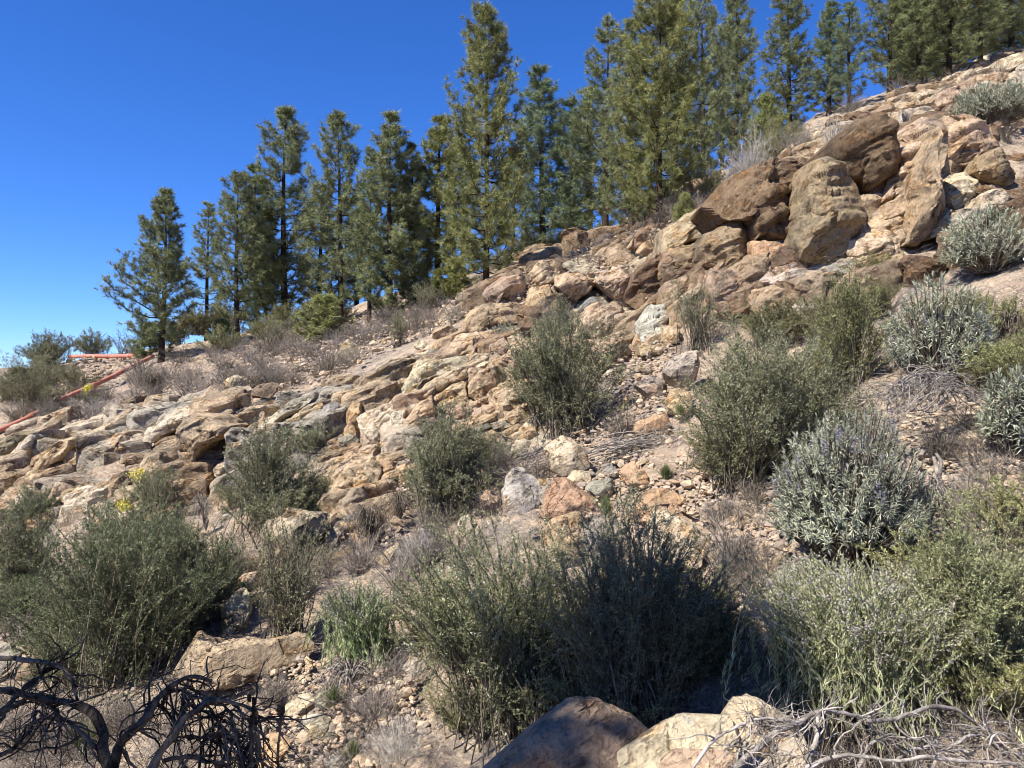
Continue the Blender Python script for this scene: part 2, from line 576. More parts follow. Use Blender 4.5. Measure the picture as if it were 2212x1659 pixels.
def relief(V, C, F, size, rs, bed, amp):
    """layered relief and chipped surface, pushed along the normals"""
    e1 = V[F[:, 1]] - V[F[:, 0]]; e2 = V[F[:, 2]] - V[F[:, 0]]
    fn = np.cross(e1, e2)
    N = np.zeros_like(V)
    for k in range(3):
        np.add.at(N, F[:, k], fn)
    N = norm(N)
    W = (V + C)
    sd = int(rs.randint(1000))
    b = np.array([-math.sin(bed) * 0.95, 0.30, math.cos(bed) * 0.95]); b /= np.linalg.norm(b)
    h = W @ b
    f = 3.2 / max(size, 0.25)
    warp = 0.35 * fbm(W * 1.3 * f / 3, 3, sd) / f * 3
    q = np.stack([(h + warp) * f * 1.7, W[:, 0] * f * 0.18, W[:, 1] * f * 0.18], 1)
    lay = vnoise(q, sd + 3)
    lay = np.sign(lay) * np.abs(lay) ** 0.6                # ledges
    big = fbm(W * f * 0.55, 3, sd + 5)
    cut = ridged(W * f * np.array([0.9, 0.7, 0.5]) + 9, 3, sd + 8)
    cut = np.clip((cut - 0.83) / 0.17, 0, 1)        # grooves
    fine = fbm(W * f * 4.5, 3, sd + 6)
    d = size * amp * (0.055 * lay + 0.035 * big - 0.085 * cut + 0.022 * fine + 0.010 * fbm(W * f * 11, 2, sd + 7))
    return V + N * d[:, None]

def outline_radius(poly, th, rs, size):
    """distance from the origin to the edge of a polygon along directions th"""
    a = poly; b = np.roll(poly, -1, axis=0)
    e = b - a
    d = np.stack([np.cos(th), np.sin(th)], 1)
    den = d[:, None, 0] * e[None, :, 1] - d[:, None, 1] * e[None, :, 0]
    den = np.where(np.abs(den) < 1e-9, 1e-9, den)
    t = (a[None, :, 0] * e[None, :, 1] - a[None, :, 1] * e[None, :, 0]) / den
    s = (a[None, :, 0] * d[:, None, 1] - a[None, :, 1] * d[:, None, 0]) / den
    ok = (t > 0) & (s >= -1e-6) & (s <= 1 + 1e-6)
    t = np.where(ok, t, -1)
    r = t.max(axis=1)
    return np.where(r > 0, r, np.median(r[r > 0]) if (r > 0).any() else 0.3)

NROCK = [0]
def rock(c, pts, tone, name='boulder', parent=None, y=None, lean=0.35, thick=0.62, bed=0.55, amp=1.0, nf=7, box=0.55, seed=None, dy=0.0, grow=1.2, cut=(0.46, 0.86)):
    """one rock: outline as seen across the ravine, set down where its foot meets the slope"""
    NROCK[0] += 1
    rs = np.random.RandomState(seed if seed is not None else 100 + NROCK[0])
    P = px_of(c, pts)
    ctr = 0.5 * (P.min(0) + P.max(0))
    if y is None:
        y = hit(ctr[0], P[:, 1].max() - 1.0)
    wpx, hpx = np.ptp(P[:, 0]), np.ptp(P[:, 1])
    zb = P[:, 1].max()
    w, h = wpx / FPX * y, hpx / FPX * y
    T = thick * math.sqrt(w * h) * 0.62
    yc = y + 0.02 * T + dy
    Y = yc + lean * (zb - P[:, 1]) / FPX * yc
    Q = np.stack([(P[:, 0] - 512) / FPX * Y, Y, CZ + (384 - P[:, 1]) / FPX * Y], 1)
    C = Q.mean(0)
    # centroid of the polygon
    C = 0.5 * (Q.min(0) + Q.max(0)) * 0.5 + C * 0.5
    poly = Q[:, [0, 2]] - C[[0, 2]]
    size = math.sqrt(w * h)
    spx = math.sqrt(wpx * hpx)
    lev = 5 if spx > 58 else 4 if spx > 27 else 3
    D, F = ico(lev)
    th = np.arctan2(D[:, 2], D[:, 0])
    rr = outline_radius(poly, th, rs, size)
    sp = np.sqrt(D[:, 0] ** 2 + D[:, 2] ** 2)
    front = np.abs(D[:, 1])
    rad = rr * sp ** box
    V = np.stack([rad * np.cos(th), np.sign(D[:, 1]) * T * front ** 0.75, rad * np.sin(th)], 1)
    V = carve(V, None, size, rs, nf + 2, (-0.1, -1.7, 0.35), cut)
    V[:, [0, 2]] *= grow
    V = carve(V, None, size, rs, 3, (0, 0, 0), (0.88, 0.98))
    V[:, 1] += lean * V[:, 2]
    V = relief(V, C, F, size, rs, bed + rs.uniform(-.2, .2), amp)
    V = carve(V, None, size, rs, 6, (-0.2, -1.1, 0.3), (0.62, 0.93))
    me = mk_mesh(name, [(V, F[:, ::-1] if False else F)], [M_ROCK], True)
    me.set_sharp_from_angle(angle=math.radians(38))
    o = link(name, me, parent, C if parent is None else C - np.array(parent.location))
    o.color = tone_of(tone, rs)
    return o

# unit stones for the loose rubble
def unit_rock(seed, lev=3, nf=9, flat=1.0):
    rs = np.random.RandomState(seed)
    D, F = ico(lev)
    V = D * np.array([1, 0.85, 0.72 * flat])
    V = carve(V, None, 1, rs, nf, (0, 0, 0), (0.52, 0.88))
    V = relief(V, rs.uniform(-50, 50, 3), F, 1.6, rs, 0.3, 0.8)
    me = mk_mesh('stone', [(V, F)], [M_ROCK], True)
    me.set_sharp_from_angle(angle=math.radians(38))
    return me

def slab(c, pts, tone, name='rock_block', parent=None, y=None, lean=0.3, thick=0.6, bed=0.5, amp=1.0, nf=4, box=0.5, seed=None, dy=0.0, grow=1.05, cut=None):
    """a block of bedrock that fits its neighbours: a broken face with the outline seen from the ravine, worn edges, flanks running back into the hill"""
    NROCK[0] += 1
    rs = np.random.RandomState(seed if seed is not None else 100 + NROCK[0])
    P = px_of(c, pts)
    ctr = 0.5 * (P.min(0) + P.max(0))
    if y is None:
        y = hit(ctr[0], P[:, 1].max() - 1.0)
    zb = P[:, 1].max()
    yc = y + 0.05 + dy
    Y = yc + lean * (zb - P[:, 1]) / FPX * yc
    Q = np.stack([(P[:, 0] - 512) / FPX * Y, Y, CZ + (384 - P[:, 1]) / FPX * Y], 1)
    w, h = np.ptp(Q[:, 0]), np.ptp(Q[:, 2])
    size = math.sqrt(w * h)
    spx = size * FPX / yc
    C = 0.5 * (0.5 * (Q.min(0) + Q.max(0)) + Q.mean(0))
    po = Q[:, [0, 2]] - C[[0, 2]]
    per = np.linalg.norm(np.roll(po, -1, 0) - po, axis=1)
    cum = np.concatenate([[0], np.cumsum(per)])
    m = int(np.clip(spx * 1.6, 26, 110))
    pc = np.vstack([po, po[:1]])
    t = np.linspace(0, per.sum(), m, endpoint=False)
    B = np.stack([np.interp(t, cum, pc[:, k]) for k in range(2)], 1) * grow
    wz = np.column_stack([B * 2.2 / size, np.full(m, seed or NROCK[0])])
    B = B + np.stack([fbm(wz, 4, 71), fbm(wz + 30, 4, 72)], 1) * .085 * size
    nr = int(np.clip(spx * .32, 6, 24))
    rings = np.concatenate([np.linspace(0, .88, nr), [.93, .97, 1.0]])
    T = thick * size
    ax, az = rs.normal() * .22, rs.normal() * .16
    V = []
    for s in rings:
        q = B * s
        d = -0.20 * T * (1 - s ** 2.5) + q[:, 0] * ax + q[:, 1] * az + .16 * min(size, 1.2) * max(0, s - .88) ** 2 / .0144
        V.append(np.column_stack([q[:, 0], d, q[:, 1]]))
    rim = V[-1]
    back = np.array([.05, .12, .22, .36, .6, 1.0, 1.6]) if spx > 22 else np.array([.12, .4, 1.0])
    for b_ in back:
        k = 1 + .03 * min(1, b_ * 4) - .10 * max(0, b_ - .6)
        V.append(np.column_stack([rim[:, 0] * k, rim[:, 1] + b_ * max(size, .5), rim[:, 2] * k]))
    nR = len(V)
    V = np.concatenate(V)
    idx = np.arange(nR * m).reshape(nR, m)
    nxt = np.roll(idx, -1, 1)
    F = np.stack([idx[:-1], idx[1:], nxt[1:], nxt[:-1]], -1).reshape(-1, 4)
    F3 = np.concatenate([F[:, [0, 1, 2]], F[:, [0, 2, 3]]])
    area = np.sum(B[:, 0] * np.roll(B[:, 1], -1) - B[:, 1] * np.roll(B[:, 0], -1))
    if area < 0:
        F3 = F3[:, ::-1]
    # break flat facets into the face
    for k in range(nf + 2):
        n = norm(np.array([rs.normal() * .55, -1.0, rs.normal() * .5]))
        s = V @ n
        dmx = np.quantile(s, rs.uniform(.80, .97))
        V = V - n * (np.maximum(s - dmx, 0) * .97)[:, None]
    V[:, 1] += lean * V[:, 2]
    e1 = V[F3[:, 1]] - V[F3[:, 0]]; e2 = V[F3[:, 2]] - V[F3[:, 0]]
    fn = np.cross(e1, e2)
    N = np.zeros_like(V)
    for k in range(3):
        np.add.at(N, F3[:, k], fn)
    N[idx[0]] = N[idx[0]].sum(0)
    N = norm(N)
    W = V + C
    sd = 40 + int(rs.randint(400))
    b = np.array([-math.sin(bed) * .95, .25, math.cos(bed) * .95]); b /= np.linalg.norm(b)
    g = 1.0 / max(min(size, 1.6), .35)
    hh = (W @ b + .12 * fbm(W * 1.1, 3, sd)) * g
    lay = vnoise(np.stack([hh * 7.0, W[:, 0] * .5 * g, W[:, 1] * .5 * g], 1), sd + 3)
    lay = np.sign(lay) * np.abs(lay) ** .45
    lay2 = vnoise(np.stack([hh * 21.0, W[:, 0] * 1.6 * g, W[:, 1] * 1.6 * g], 1), sd + 4)
    chip = np.clip((ridged(W * g * 2.2 + 7, 3, sd + 8) - .82) / .18, 0, 1)
    d = amp * (.042 * lay + .020 * lay2 + .060 * fbm(W * g * 1.8, 3, sd + 5) - .085 * chip + .020 * fbm(W * g * 9, 3, sd + 6)) * min(size, 1.3)
    edge = np.concatenate([np.full(m, 1.0 if r_ < len(rings) - 2 else .6) for r_ in range(nR)])
    V = V + N * (d * edge)[:, None]
    V[idx[0]] = V[idx[0]].mean(0)
    me = mk_mesh(name, [(V, F3)], [M_ROCK], True)
    me.set_sharp_from_angle(angle=math.radians(32))
    o = link(name, me, parent, C - np.array(parent.location))
    o.color = tone_of(tone, rs)
    return o

def vor_cells(pts, box):
    """Voronoi polygons of points (n,2) by clipping"""
    out = []
    for i, c in enumerate(pts):
        poly = [c + np.array(q) * box for q in ((-1, -1), (1, -1), (1, 1), (-1, 1))]
        d = pts - c
        dist = np.hypot(d[:, 0], d[:, 1])
        for j in np.argsort(dist)[1:22]:
            if dist[j] > 2.9 * box:
                break
            n = d[j]; m = 0.5 * (n @ n)
            new = []
            for k in range(len(poly)):
                a, b = poly[k], poly[(k + 1) % len(poly)]
                sa, sb = (a - c) @ n - m, (b - c) @ n - m
                if sa <= 0:
                    new.append(a)
                if (sa < 0) != (sb < 0) and abs(sa - sb) > 1e-9:
                    new.append(a + (b - a) * (sa / (sa - sb)))
            poly = new
            if len(poly) < 3:
                break
        out.append(np.array(poly))
    return out

NBED = [0]
def bedrock(e, poly, cell, tones, seed=1, bed=0.5, aniso=1.7, rot=0.35, dip=(0.10, 0.05), step=0.16, rise=0.10):
    """bedrock broken into fitting blocks along its joints: every block is a part with its own top, worn edge and bedded flanks"""
    rs = np.random.RandomState(seed)
    P = px_of(0, poly)
    M = []
    for q in P:
        y = hit(*q)
        M.append(((q[0] - 512) / FPX * y, y))
    M = np.array(M)
    ca, sa = math.cos(rot), math.sin(rot)
    toL = lambda v: np.stack([(v[:, 0] * ca + v[:, 1] * sa) / aniso, -v[:, 0] * sa + v[:, 1] * ca], 1)
    toW = lambda v: np.stack([v[:, 0] * aniso * ca - v[:, 1] * sa, v[:, 0] * aniso * sa + v[:, 1] * ca], 1)
    Lp = toL(M)
    lo, hi = Lp.min(0) - 2 * cell, Lp.max(0) + 2 * cell
    nx, ny = np.ceil((hi - lo) / cell).astype(int)
    gx, gy = np.meshgrid(np.arange(nx), np.arange(ny))
    pts = np.stack([gx.ravel() + .5 * (gy.ravel() % 2), gy.ravel()], 1) * cell + lo + rs.uniform(-.47, .47, (nx * ny, 2)) * cell
    pts = pts[rs.rand(len(pts)) > .22]
    cells = vor_cells(pts, 1.7 * cell)
    pal = [np.array(TONE[t]) for t in tones]
    for c, po in zip(pts, cells):
        if len(po) < 3:
            continue
        cw = toW(c[None])[0]
        g = gz(cw[0], cw[1])
        if cw[1] < 2:
            continue
        sc = (512 + FPX * cw[0] / cw[1], 384 - FPX * (g - CZ) / cw[1])
        if not inside(sc, P):
            continue
        # resample the outline, wander it a little
        po = po[np.append(True, np.hypot(*np.diff(po, axis=0).T) > .02 * cell)] if len(po) > 3 else po
        per = np.linalg.norm(np.roll(po, -1, 0) - po, axis=1)
        size = math.sqrt(max(1e-4, 0.5 * abs(np.sum(po[:, 0] * np.roll(po[:, 1], -1) - po[:, 1] * np.roll(po[:, 0], -1))) * aniso))
        big = size * FPX / cw[1]
        m = int(np.clip(big * 1.1, 24, 60))
        t = np.linspace(0, per.sum(), m, endpoint=False)
        cum = np.concatenate([[0], np.cumsum(per)])
        pc = np.vstack([po, po[:1]])
        B = np.stack([np.interp(t, cum, pc[:, k]) for k in range(2)], 1)
        ctr = B.mean(0)
        B = ctr + (B - ctr) * (1 - rs.uniform(.03, .10))
        Bw, cw = toW(B), toW(ctr[None])[0]
        wz = np.concatenate([Bw * 1.1 / cell, np.zeros((m, 1))], 1)
        Bw = Bw + np.stack([fbm(wz, 3, 61), fbm(wz + 40, 3, 62)], 1) * .13 * cell
        rings = [0.0, .2, .4, .58, .74, .86, .94, 1.0] if big > 18 else [0.0, .4, .75, .93, 1.0]
        # top plane: flatter than the hill, so that the front edge stands proud
        eps = .4
        gxs = (gz(cw[0] + eps, cw[1]) - gz(cw[0] - eps, cw[1])) / (2 * eps)
        gys = (gz(cw[0], cw[1] + eps) - gz(cw[0], cw[1] - eps)) / (2 * eps)
        tx = gxs * .55 + dip[0] + rs.normal() * .14
        ty = gys * .35 + dip[1] + rs.normal() * .20
        z0 = gz(cw[0], cw[1]) + rise + rs.normal() * step * 1.25
        V = []
        for s in rings:
            q = cw + (Bw - cw) * s
            z = z0 + (q[:, 0] - cw[0]) * tx + (q[:, 1] - cw[1]) * ty - .10 * size * max(0, s - .8) ** 2 / .04
            V.append(np.column_stack([q, z]))
        top = V[-1]
        down = [.05, .12, .20, .30, .42, .60, .95, 1.5] if big > 18 else [.08, .25, .55, 1.2]
        for dd in down:
            q = cw + (Bw - cw) * (1 + .05 * min(1, dd * 3))
            V.append(np.column_stack([q, top[:, 2] - dd * max(size, .4) * 1.1]))
        R_ = len(V)
        V = np.concatenate(V)
        idx = np.arange(R_ * m).reshape(R_, m)
        nxt = np.roll(idx, -1, 1)
        F = np.stack([idx[:-1], idx[1:], nxt[1:], nxt[:-1]], -1).reshape(-1, 4)
        # orientation: counter-clockwise outline seen from above gives outward faces
        area = np.sum(Bw[:, 0] * np.roll(Bw[:, 1], -1) - Bw[:, 1] * np.roll(Bw[:, 0], -1))
        F3 = np.concatenate([F[:, [0, 1, 2]], F[:, [0, 2, 3]]])
        if area < 0:
            F3 = F3[:, ::-1]
        V[idx[0]] += 0
        e1 = V[F3[:, 1]] - V[F3[:, 0]]; e2 = V[F3[:, 2]] - V[F3[:, 0]]
        fn = np.cross(e1, e2)
        N = np.zeros_like(V)
        for k in range(3):
            np.add.at(N, F3[:, k], fn)
        N[idx[0]] = N[idx[0]].sum(0)
        N = norm(N)
        f = 2.6 / max(size, .3)
        sd = 300 + seed
        b = np.array([-math.sin(bed) * .8, .35, math.cos(bed) * .8]); b /= np.linalg.norm(b)
        h = V @ b + .10 * fbm(V * 1.2, 2, sd)
        lay = vnoise(np.stack([h * 9.0, V[:, 0] * .5, V[:, 1] * .5], 1), sd + 3)
        lay = np.sign(lay) * np.abs(lay) ** .5
        lay2 = vnoise(np.stack([h * 26.0, V[:, 0] * 1.2, V[:, 1] * 1.2], 1), sd + 4)
        chip = np.clip((ridged(V * 1.9 + rs.uniform(0, 9), 3, sd + 8) - .80) / .2, 0, 1)
        d = .050 * lay + .018 * lay2 + .05 * fbm(V * 2.2, 3, sd + 5) - .09 * chip + .012 * fbm(V * 11, 2, sd + 6)
        V = V + N * (d * min(1.0, size * 1.3))[:, None]
        V[idx[0]] = V[idx[0]].mean(0)
        C = np.array([cw[0], cw[1], z0])
        me = mk_mesh('rock_block', [(V - C, F3)], [M_ROCK], True)
        me.set_sharp_from_angle(angle=math.radians(34))
        o = link('rock_block', me, e, C - np.array(e.location))
        w = .5 + .9 * vnoise(np.array([[cw[0] * .35, cw[1] * .35, seed]]), 9)[0] + rs.normal() * .22
        w = float(np.clip(w, 0, .999)) * (len(pal) - 1)
        col = pal[int(w)] * (1 - w % 1) + pal[int(w) + 1] * (w % 1)
        col = 0.98 * col * rs.uniform(.84, 1.14)
        o.color = (*np.clip(col, 0, 1), 1)
        NBED[0] += 1

def outcrop(label, cpx, items, bed=0.55, lean=0.45, amp=1.0, fill=None):
    """bedrock: a thing whose blocks are its parts. cpx: where it stands (1024 px)"""
    yy = hit(*cpx)
    base = at(cpx[0], cpx[1], yy)
    e = link('rock_outcrop', None, None, base)
    tag(e, label, 'rock outcrop', 'bedrock outcrops on the hillside')
    for it in items:
        c, tone, pts = it[0], it[1], it[2]
        kw = dict(bed=bed, lean=lean, amp=amp)
        kw.update(it[3] if len(it) > 3 else {})
        slab(c, pts, tone, 'rock_block', e, **kw)
    if fill:
        bedrock(e, bed=bed, **fill)
    return e

def inside(p, poly):
    x, y = p
    c = False
    j = len(poly) - 1
    for i in range(len(poly)):
        xi, yi = poly[i]; xj, yj = poly[j]
        if (yi > y) != (yj > y) and x < (xj - xi) * (y - yi) / (yj - yi) + xi:
            c = not c
        j = i
    return c

# tall brown outcrop, upper right -----------------------------------------
outcrop('tall brown sandstone outcrop with overhanging dark blocks high on the right', (850, 300), [
    (3, 'brown', [(310,1240),(420,1110),(560,1030),(720,960),(860,920),(955,960),(960,1100),(900,1200),(850,1330),(840,1500),(700,1480),(560,1480),(540,1330),(400,1340)], dict(lean=0.12, bed=0.5, amp=1.3, nf=3, thick=0.5, dy=-0.2, box=.40, cut=(.6, .9))),
    (3, 'mid', [(960,1000),(1060,950),(1140,960),(1180,1060),(1250,1120),(1265,1230),(1230,1400),(1150,1540),(1060,1620),(980,1600),(870,1590),(835,1480),(850,1330),(900,1180)], dict(lean=0.10, thick=0.6, nf=5, dy=-0.30, box=.40, cut=(.6, .9), amp=1.1)),
    (3, 'brown', [(1110,830),(1200,740),(1320,690),(1400,760),(1450,870),(1450,960),(1400,1060),(1300,1130),(1260,1090),(1180,1050),(1120,950)], dict(lean=-0.15, thick=0.8, dy=-0.7, nf=3, cut=(.6, .9))),
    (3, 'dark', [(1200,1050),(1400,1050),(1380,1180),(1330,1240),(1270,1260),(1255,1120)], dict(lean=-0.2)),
    (3, 'tan', [(1520,760),(1620,690),(1720,720),(1745,760),(1720,900),(1650,950),(1640,1200),(1560,1210),(1440,1210),(1370,1190),(1390,1110),(1450,1040),(1460,930),(1500,850)], dict(lean=0.10, bed=0.15, amp=1.6, dy=-0.30, box=.40, cut=(.65, .92), nf=3)),
    (3, 'tan', [(1745,760),(1735,1050),(1740,1250),(1700,1400),(1620,1480),(1540,1470),(1620,1400),(1650,1250),(1640,1000),(1700,850)], dict(lean=0.05, dy=-0.55, thick=0.9, box=.40, cut=(.65, .92), nf=3, bed=1.2, seed=77)),
    (3, 'tan', [(1750,730),(1840,710),(2000,720),(2070,750),(2090,830),(2080,930),(2000,980),(1960,1030),(1840,1020),(1740,1020),(1735,880)], dict(lean=0.05, bed=0.4, amp=1.2, dy=-0.30, box=.40, cut=(.6, .9), nf=4)),
    (3, 'mid', [(2000,950),(2090,900),(2120,980),(2170,1060),(2170,1110),(2120,1130),(2030,1090),(1975,1030)], dict(lean=0.0, dy=-0.4)),
    (3, 'pale', [(1740,1040),(1900,1035),(1990,1080),(2000,1180),(1900,1280),(1800,1280),(1740,1200)], dict(bed=0.2)),
    (3, 'tan', [(1370,1250),(1460,1190),(1560,1180),(1640,1240),(1610,1370),(1540,1430),(1430,1360),(1360,1340)], {}),
    (3, 'cream', [(1120,1540),(1260,1410),(1400,1380),(1490,1440),(1530,1530),(1510,1590),(1380,1600),(1250,1620),(1190,1570)], dict(nf=9)),
    (3, 'pale', [(1740,1300),(1900,1280),(2000,1200),(2170,1140),(2200,1250),(2050,1300),(1850,1330),(1720,1460),(1600,1470)], dict(bed=0.6)),
    (3, 'tan', [(0,1400),(140,1310),(280,1275),(340,1350),(350,1370),(240,1450),(130,1500),(0,1570)], dict(bed=0.75)),
    (3, 'mid', [(290,1430),(420,1340),(500,1335),(540,1390),(540,1600),(480,1655),(360,1650),(270,1590),(260,1510)], dict(lean=0.2, dy=-0.3)),
    (3, 'orange', [(550,1490),(700,1490),(830,1510),(830,1600),(700,1655),(560,1600)], dict(bed=0.4)),
    (3, 'brown', [(545,1490),(600,1490),(600,1570),(560,1600),(540,1560)], {}),
    (3, 'mid', [(0,1570),(130,1500),(260,1480),(280,1560),(200,1640),(60,1700),(0,1700)], {}),
    (6, 'pale', [(580,170),(680,110),(800,90),(900,150),(980,230),(960,280),(820,250),(740,280),(660,260),(590,240)], dict(bed=0.3, lean=0.6)),
    (6, 'mid', [(740,250),(830,240),(960,280),(1030,340),(940,380),(850,400),(780,330)], {}),
    (6, 'grey', [(1010,170),(1100,110),(1200,110),(1225,180),(1150,230),(1040,230)], {}),
    (6, 'tan', [(1220,130),(1350,130),(1420,170),(1350,200),(1230,190)], {}),
    (6, 'pink', [(270,200),(400,210),(550,150),(560,280),(540,350),(460,430),(370,440),(320,380),(290,290)], dict(lean=0.3)),
    (6, 'brown', [(360,440),(460,420),(540,400),(540,450),(420,490),(370,470)], dict(lean=-0.2)),
    (6, 'tan', [(580,290),(720,330),(740,380),(650,420),(590,380),(560,300)], {}),
    (6, 'pink', [(40,250),(140,210),(250,200),(290,290),(270,360),(150,360),(40,330)], {}),
    (6, 'pale', [(590,470),(760,420),(900,380),(1000,400),(900,500),(700,500)], {}),
    (6, 'mid', [(0,60),(120,30),(260,20),(270,130),(180,200),(60,220),(0,200)], {}),
    (6, 'tan', [(1200,180),(1320,160),(1420,150),(1520,60),(1540,120),(1480,220),(1330,250)], {}),
    (6, 'ochre', [(560,20),(700,10),(830,20),(850,90),(680,110),(580,150)], {}),
], bed=0.35, lean=0.4, fill=dict(poly=[(1490,690),(1470,570),(1560,440),(1720,330),(1860,240),(1990,240),(2240,230),(2240,470),(2100,520),(2010,590),(1860,630),(1700,690)], cell=.72, tones=['brown', 'mid', 'tan', 'mid', 'brown'], seed=3, step=.20, rise=.04, dip=(.10, .0)))

outcrop('broken pale slabs piled along the ridge in the upper right corner under the pines', (930, 110), [
    (3, 'cream', [(2120,330),(2260,310),(2330,340),(2330,420),(2212,410),(2130,410),(2110,380)], {}),
    (3, 'tan', [(1910,400),(1960,360),(2030,370),(2010,400),(1930,420)], {}),
    (3, 'tan', [(1860,500),(1920,460),(2040,440),(2110,460),(2080,520),(1990,560),(1880,540)], {}),
    (3, 'tan', [(1680,590),(1760,540),(1850,520),(1870,580),(1820,640),(1740,680),(1670,640)], dict(nf=9)),
    (3, 'mid', [(1690,500),(1780,490),(1830,510),(1740,550)], {}),
    (3, 'brown', [(1630,520),(1690,510),(1700,570),(1650,590)], {}),
    (3, 'tan', [(1350,690),(1440,640),(1540,610),(1550,640),(1480,680),(1400,700)], {}),
    (3, 'cream', [(1400,600),(1480,580),(1540,590),(1440,630)], {}),
    (3, 'pale', [(1850,590),(1900,590),(1870,625),(1845,620)], {}),
    (3, 'tan', [(2000,470),(2120,430),(2180,470),(2100,500)], {}),
    (3, 'tan', [(1560,560),(1620,530),(1640,580),(1580,600)], {}),
    (3, 'pale', [(1880,440),(1960,410),(2080,400),(2110,440),(1960,460)], {}),
    (3, 'tan', [(1840,620),(1900,600),(1900,650),(1800,700),(1740,690)], {}),
    (3, 'mid', [(1240,690),(1300,650),(1360,640),(1340,690),(1280,710)], {}),
    (3, 'pale', [(1090,740),(1160,730),(1200,750),(1150,800),(1090,800)], {}),
    (3, 'tan', [(1340,620),(1390,600),(1400,625),(1360,650)], {}),
], bed=0.5, lean=0.5, fill=dict(poly=[(1640,330),(1780,280),(1900,230),(2000,180),(2230,90),(2230,200),(2080,240),(1980,270),(1850,310),(1700,350)], cell=.70, tones=['mid', 'tan', 'cream', 'tan', 'pale'], seed=8, step=.16, rise=.05))

outcrop('rounded tan outcrop with a dark overhang, left of the tall brown cliff', (560, 310), [
    (5, 'tan', [(1030,280),(1120,220),(1220,200),(1260,260),(1250,370),(1180,380),(1110,350),(1080,420),(1010,330)], dict(lean=0.1)),
    (5, 'tan', [(1000,400),(1060,310),(1120,300),(1120,400),(1060,420)], {}),
    (5, 'ochre', [(870,490),(920,430),(1020,380),(1080,400),(1230,390),(1260,460),(1180,510),(1080,520),(980,560),(880,560)], {}),
    (5, 'tan', [(1240,240),(1340,140),(1450,110),(1480,170),(1450,260),(1300,310)], dict(bed=0.7)),
    (5, 'tan', [(1450,220),(1560,190),(1680,250),(1660,310),(1570,370),(1510,320),(1450,280)], dict(lean=-0.1, dy=-0.5)),
    (5, 'tan', [(1690,260),(1750,200),(1850,170),(1925,200),(1920,290),(1870,370),(1800,370),(1740,310)], dict(lean=-0.15, dy=-0.4, thick=0.9)),
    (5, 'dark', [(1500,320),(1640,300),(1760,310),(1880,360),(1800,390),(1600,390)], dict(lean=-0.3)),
    (5, 'grey', [(1560,430),(1620,370),(1700,330),(1790,360),(1870,380),(1860,420),(1700,400),(1600,450)], {}),
    (5, 'tan', [(1590,480),(1640,420),(1720,360),(1800,370),(1870,420),(1900,490),(1860,540),(1800,600),(1680,600),(1600,540)], dict(nf=10, thick=0.8, dy=-0.3)),
    (5, 'tan', [(1640,620),(1760,590),(1850,560),(1900,640),(1910,730),(1840,780),(1740,770),(1680,700)], {}),
    (5, 'brown', [(1940,200),(2030,130),(2120,150),(2110,250),(2050,330),(1990,330),(1920,400),(1890,340)], dict(lean=0.1)),
    (5, 'brown', [(1900,380),(2000,310),(2100,310),(2100,380),(1950,420)], {}),
    (5, 'white', [(1980,480),(2050,400),(2130,400),(2140,480),(2120,600),(2050,640),(1980,620),(1960,540)], dict(lean=0.3)),
    (5, 'tan', [(2120,540),(2200,520),(2212,620),(2130,650)], {}),
    (5, 'tan', [(940,330),(990,265),(1050,290),(1010,370),(960,380)], {}),
    (5, 'tan', [(1960,640),(2120,640),(2150,700),(1980,710)], {}),
    (5, 'mid', [(2100,330),(2200,290),(2240,380),(2220,500),(2130,480)], {}),
    (5, 'mid', [(2030,120),(2100,70),(2212,10),(2230,110),(2140,160)], dict(bed=0.7)),
    (5, 'ochre', [(1280,300),(1400,280),(1450,380),(1420,520),(1300,540),(1250,440)], {}),
    (5, 'brown', [(2120,180),(2230,120),(2250,240),(2180,300),(2110,270)], dict(bed=0.7)),
    (5, 'pale', [(1470,130),(1580,110),(1700,130),(1760,180),(1660,230),(1540,190)], dict(lean=0.8)),
], bed=0.5, lean=0.35, fill=dict(poly=[(990,720),(1010,630),(1110,560),(1330,490),(1500,420),(1570,470),(1510,620),(1470,740),(1300,770),(1150,760)], cell=.62, tones=['tan', 'cream', 'tan', 'mid', 'brown', 'mid'], seed=13, step=.18, rise=-.02))

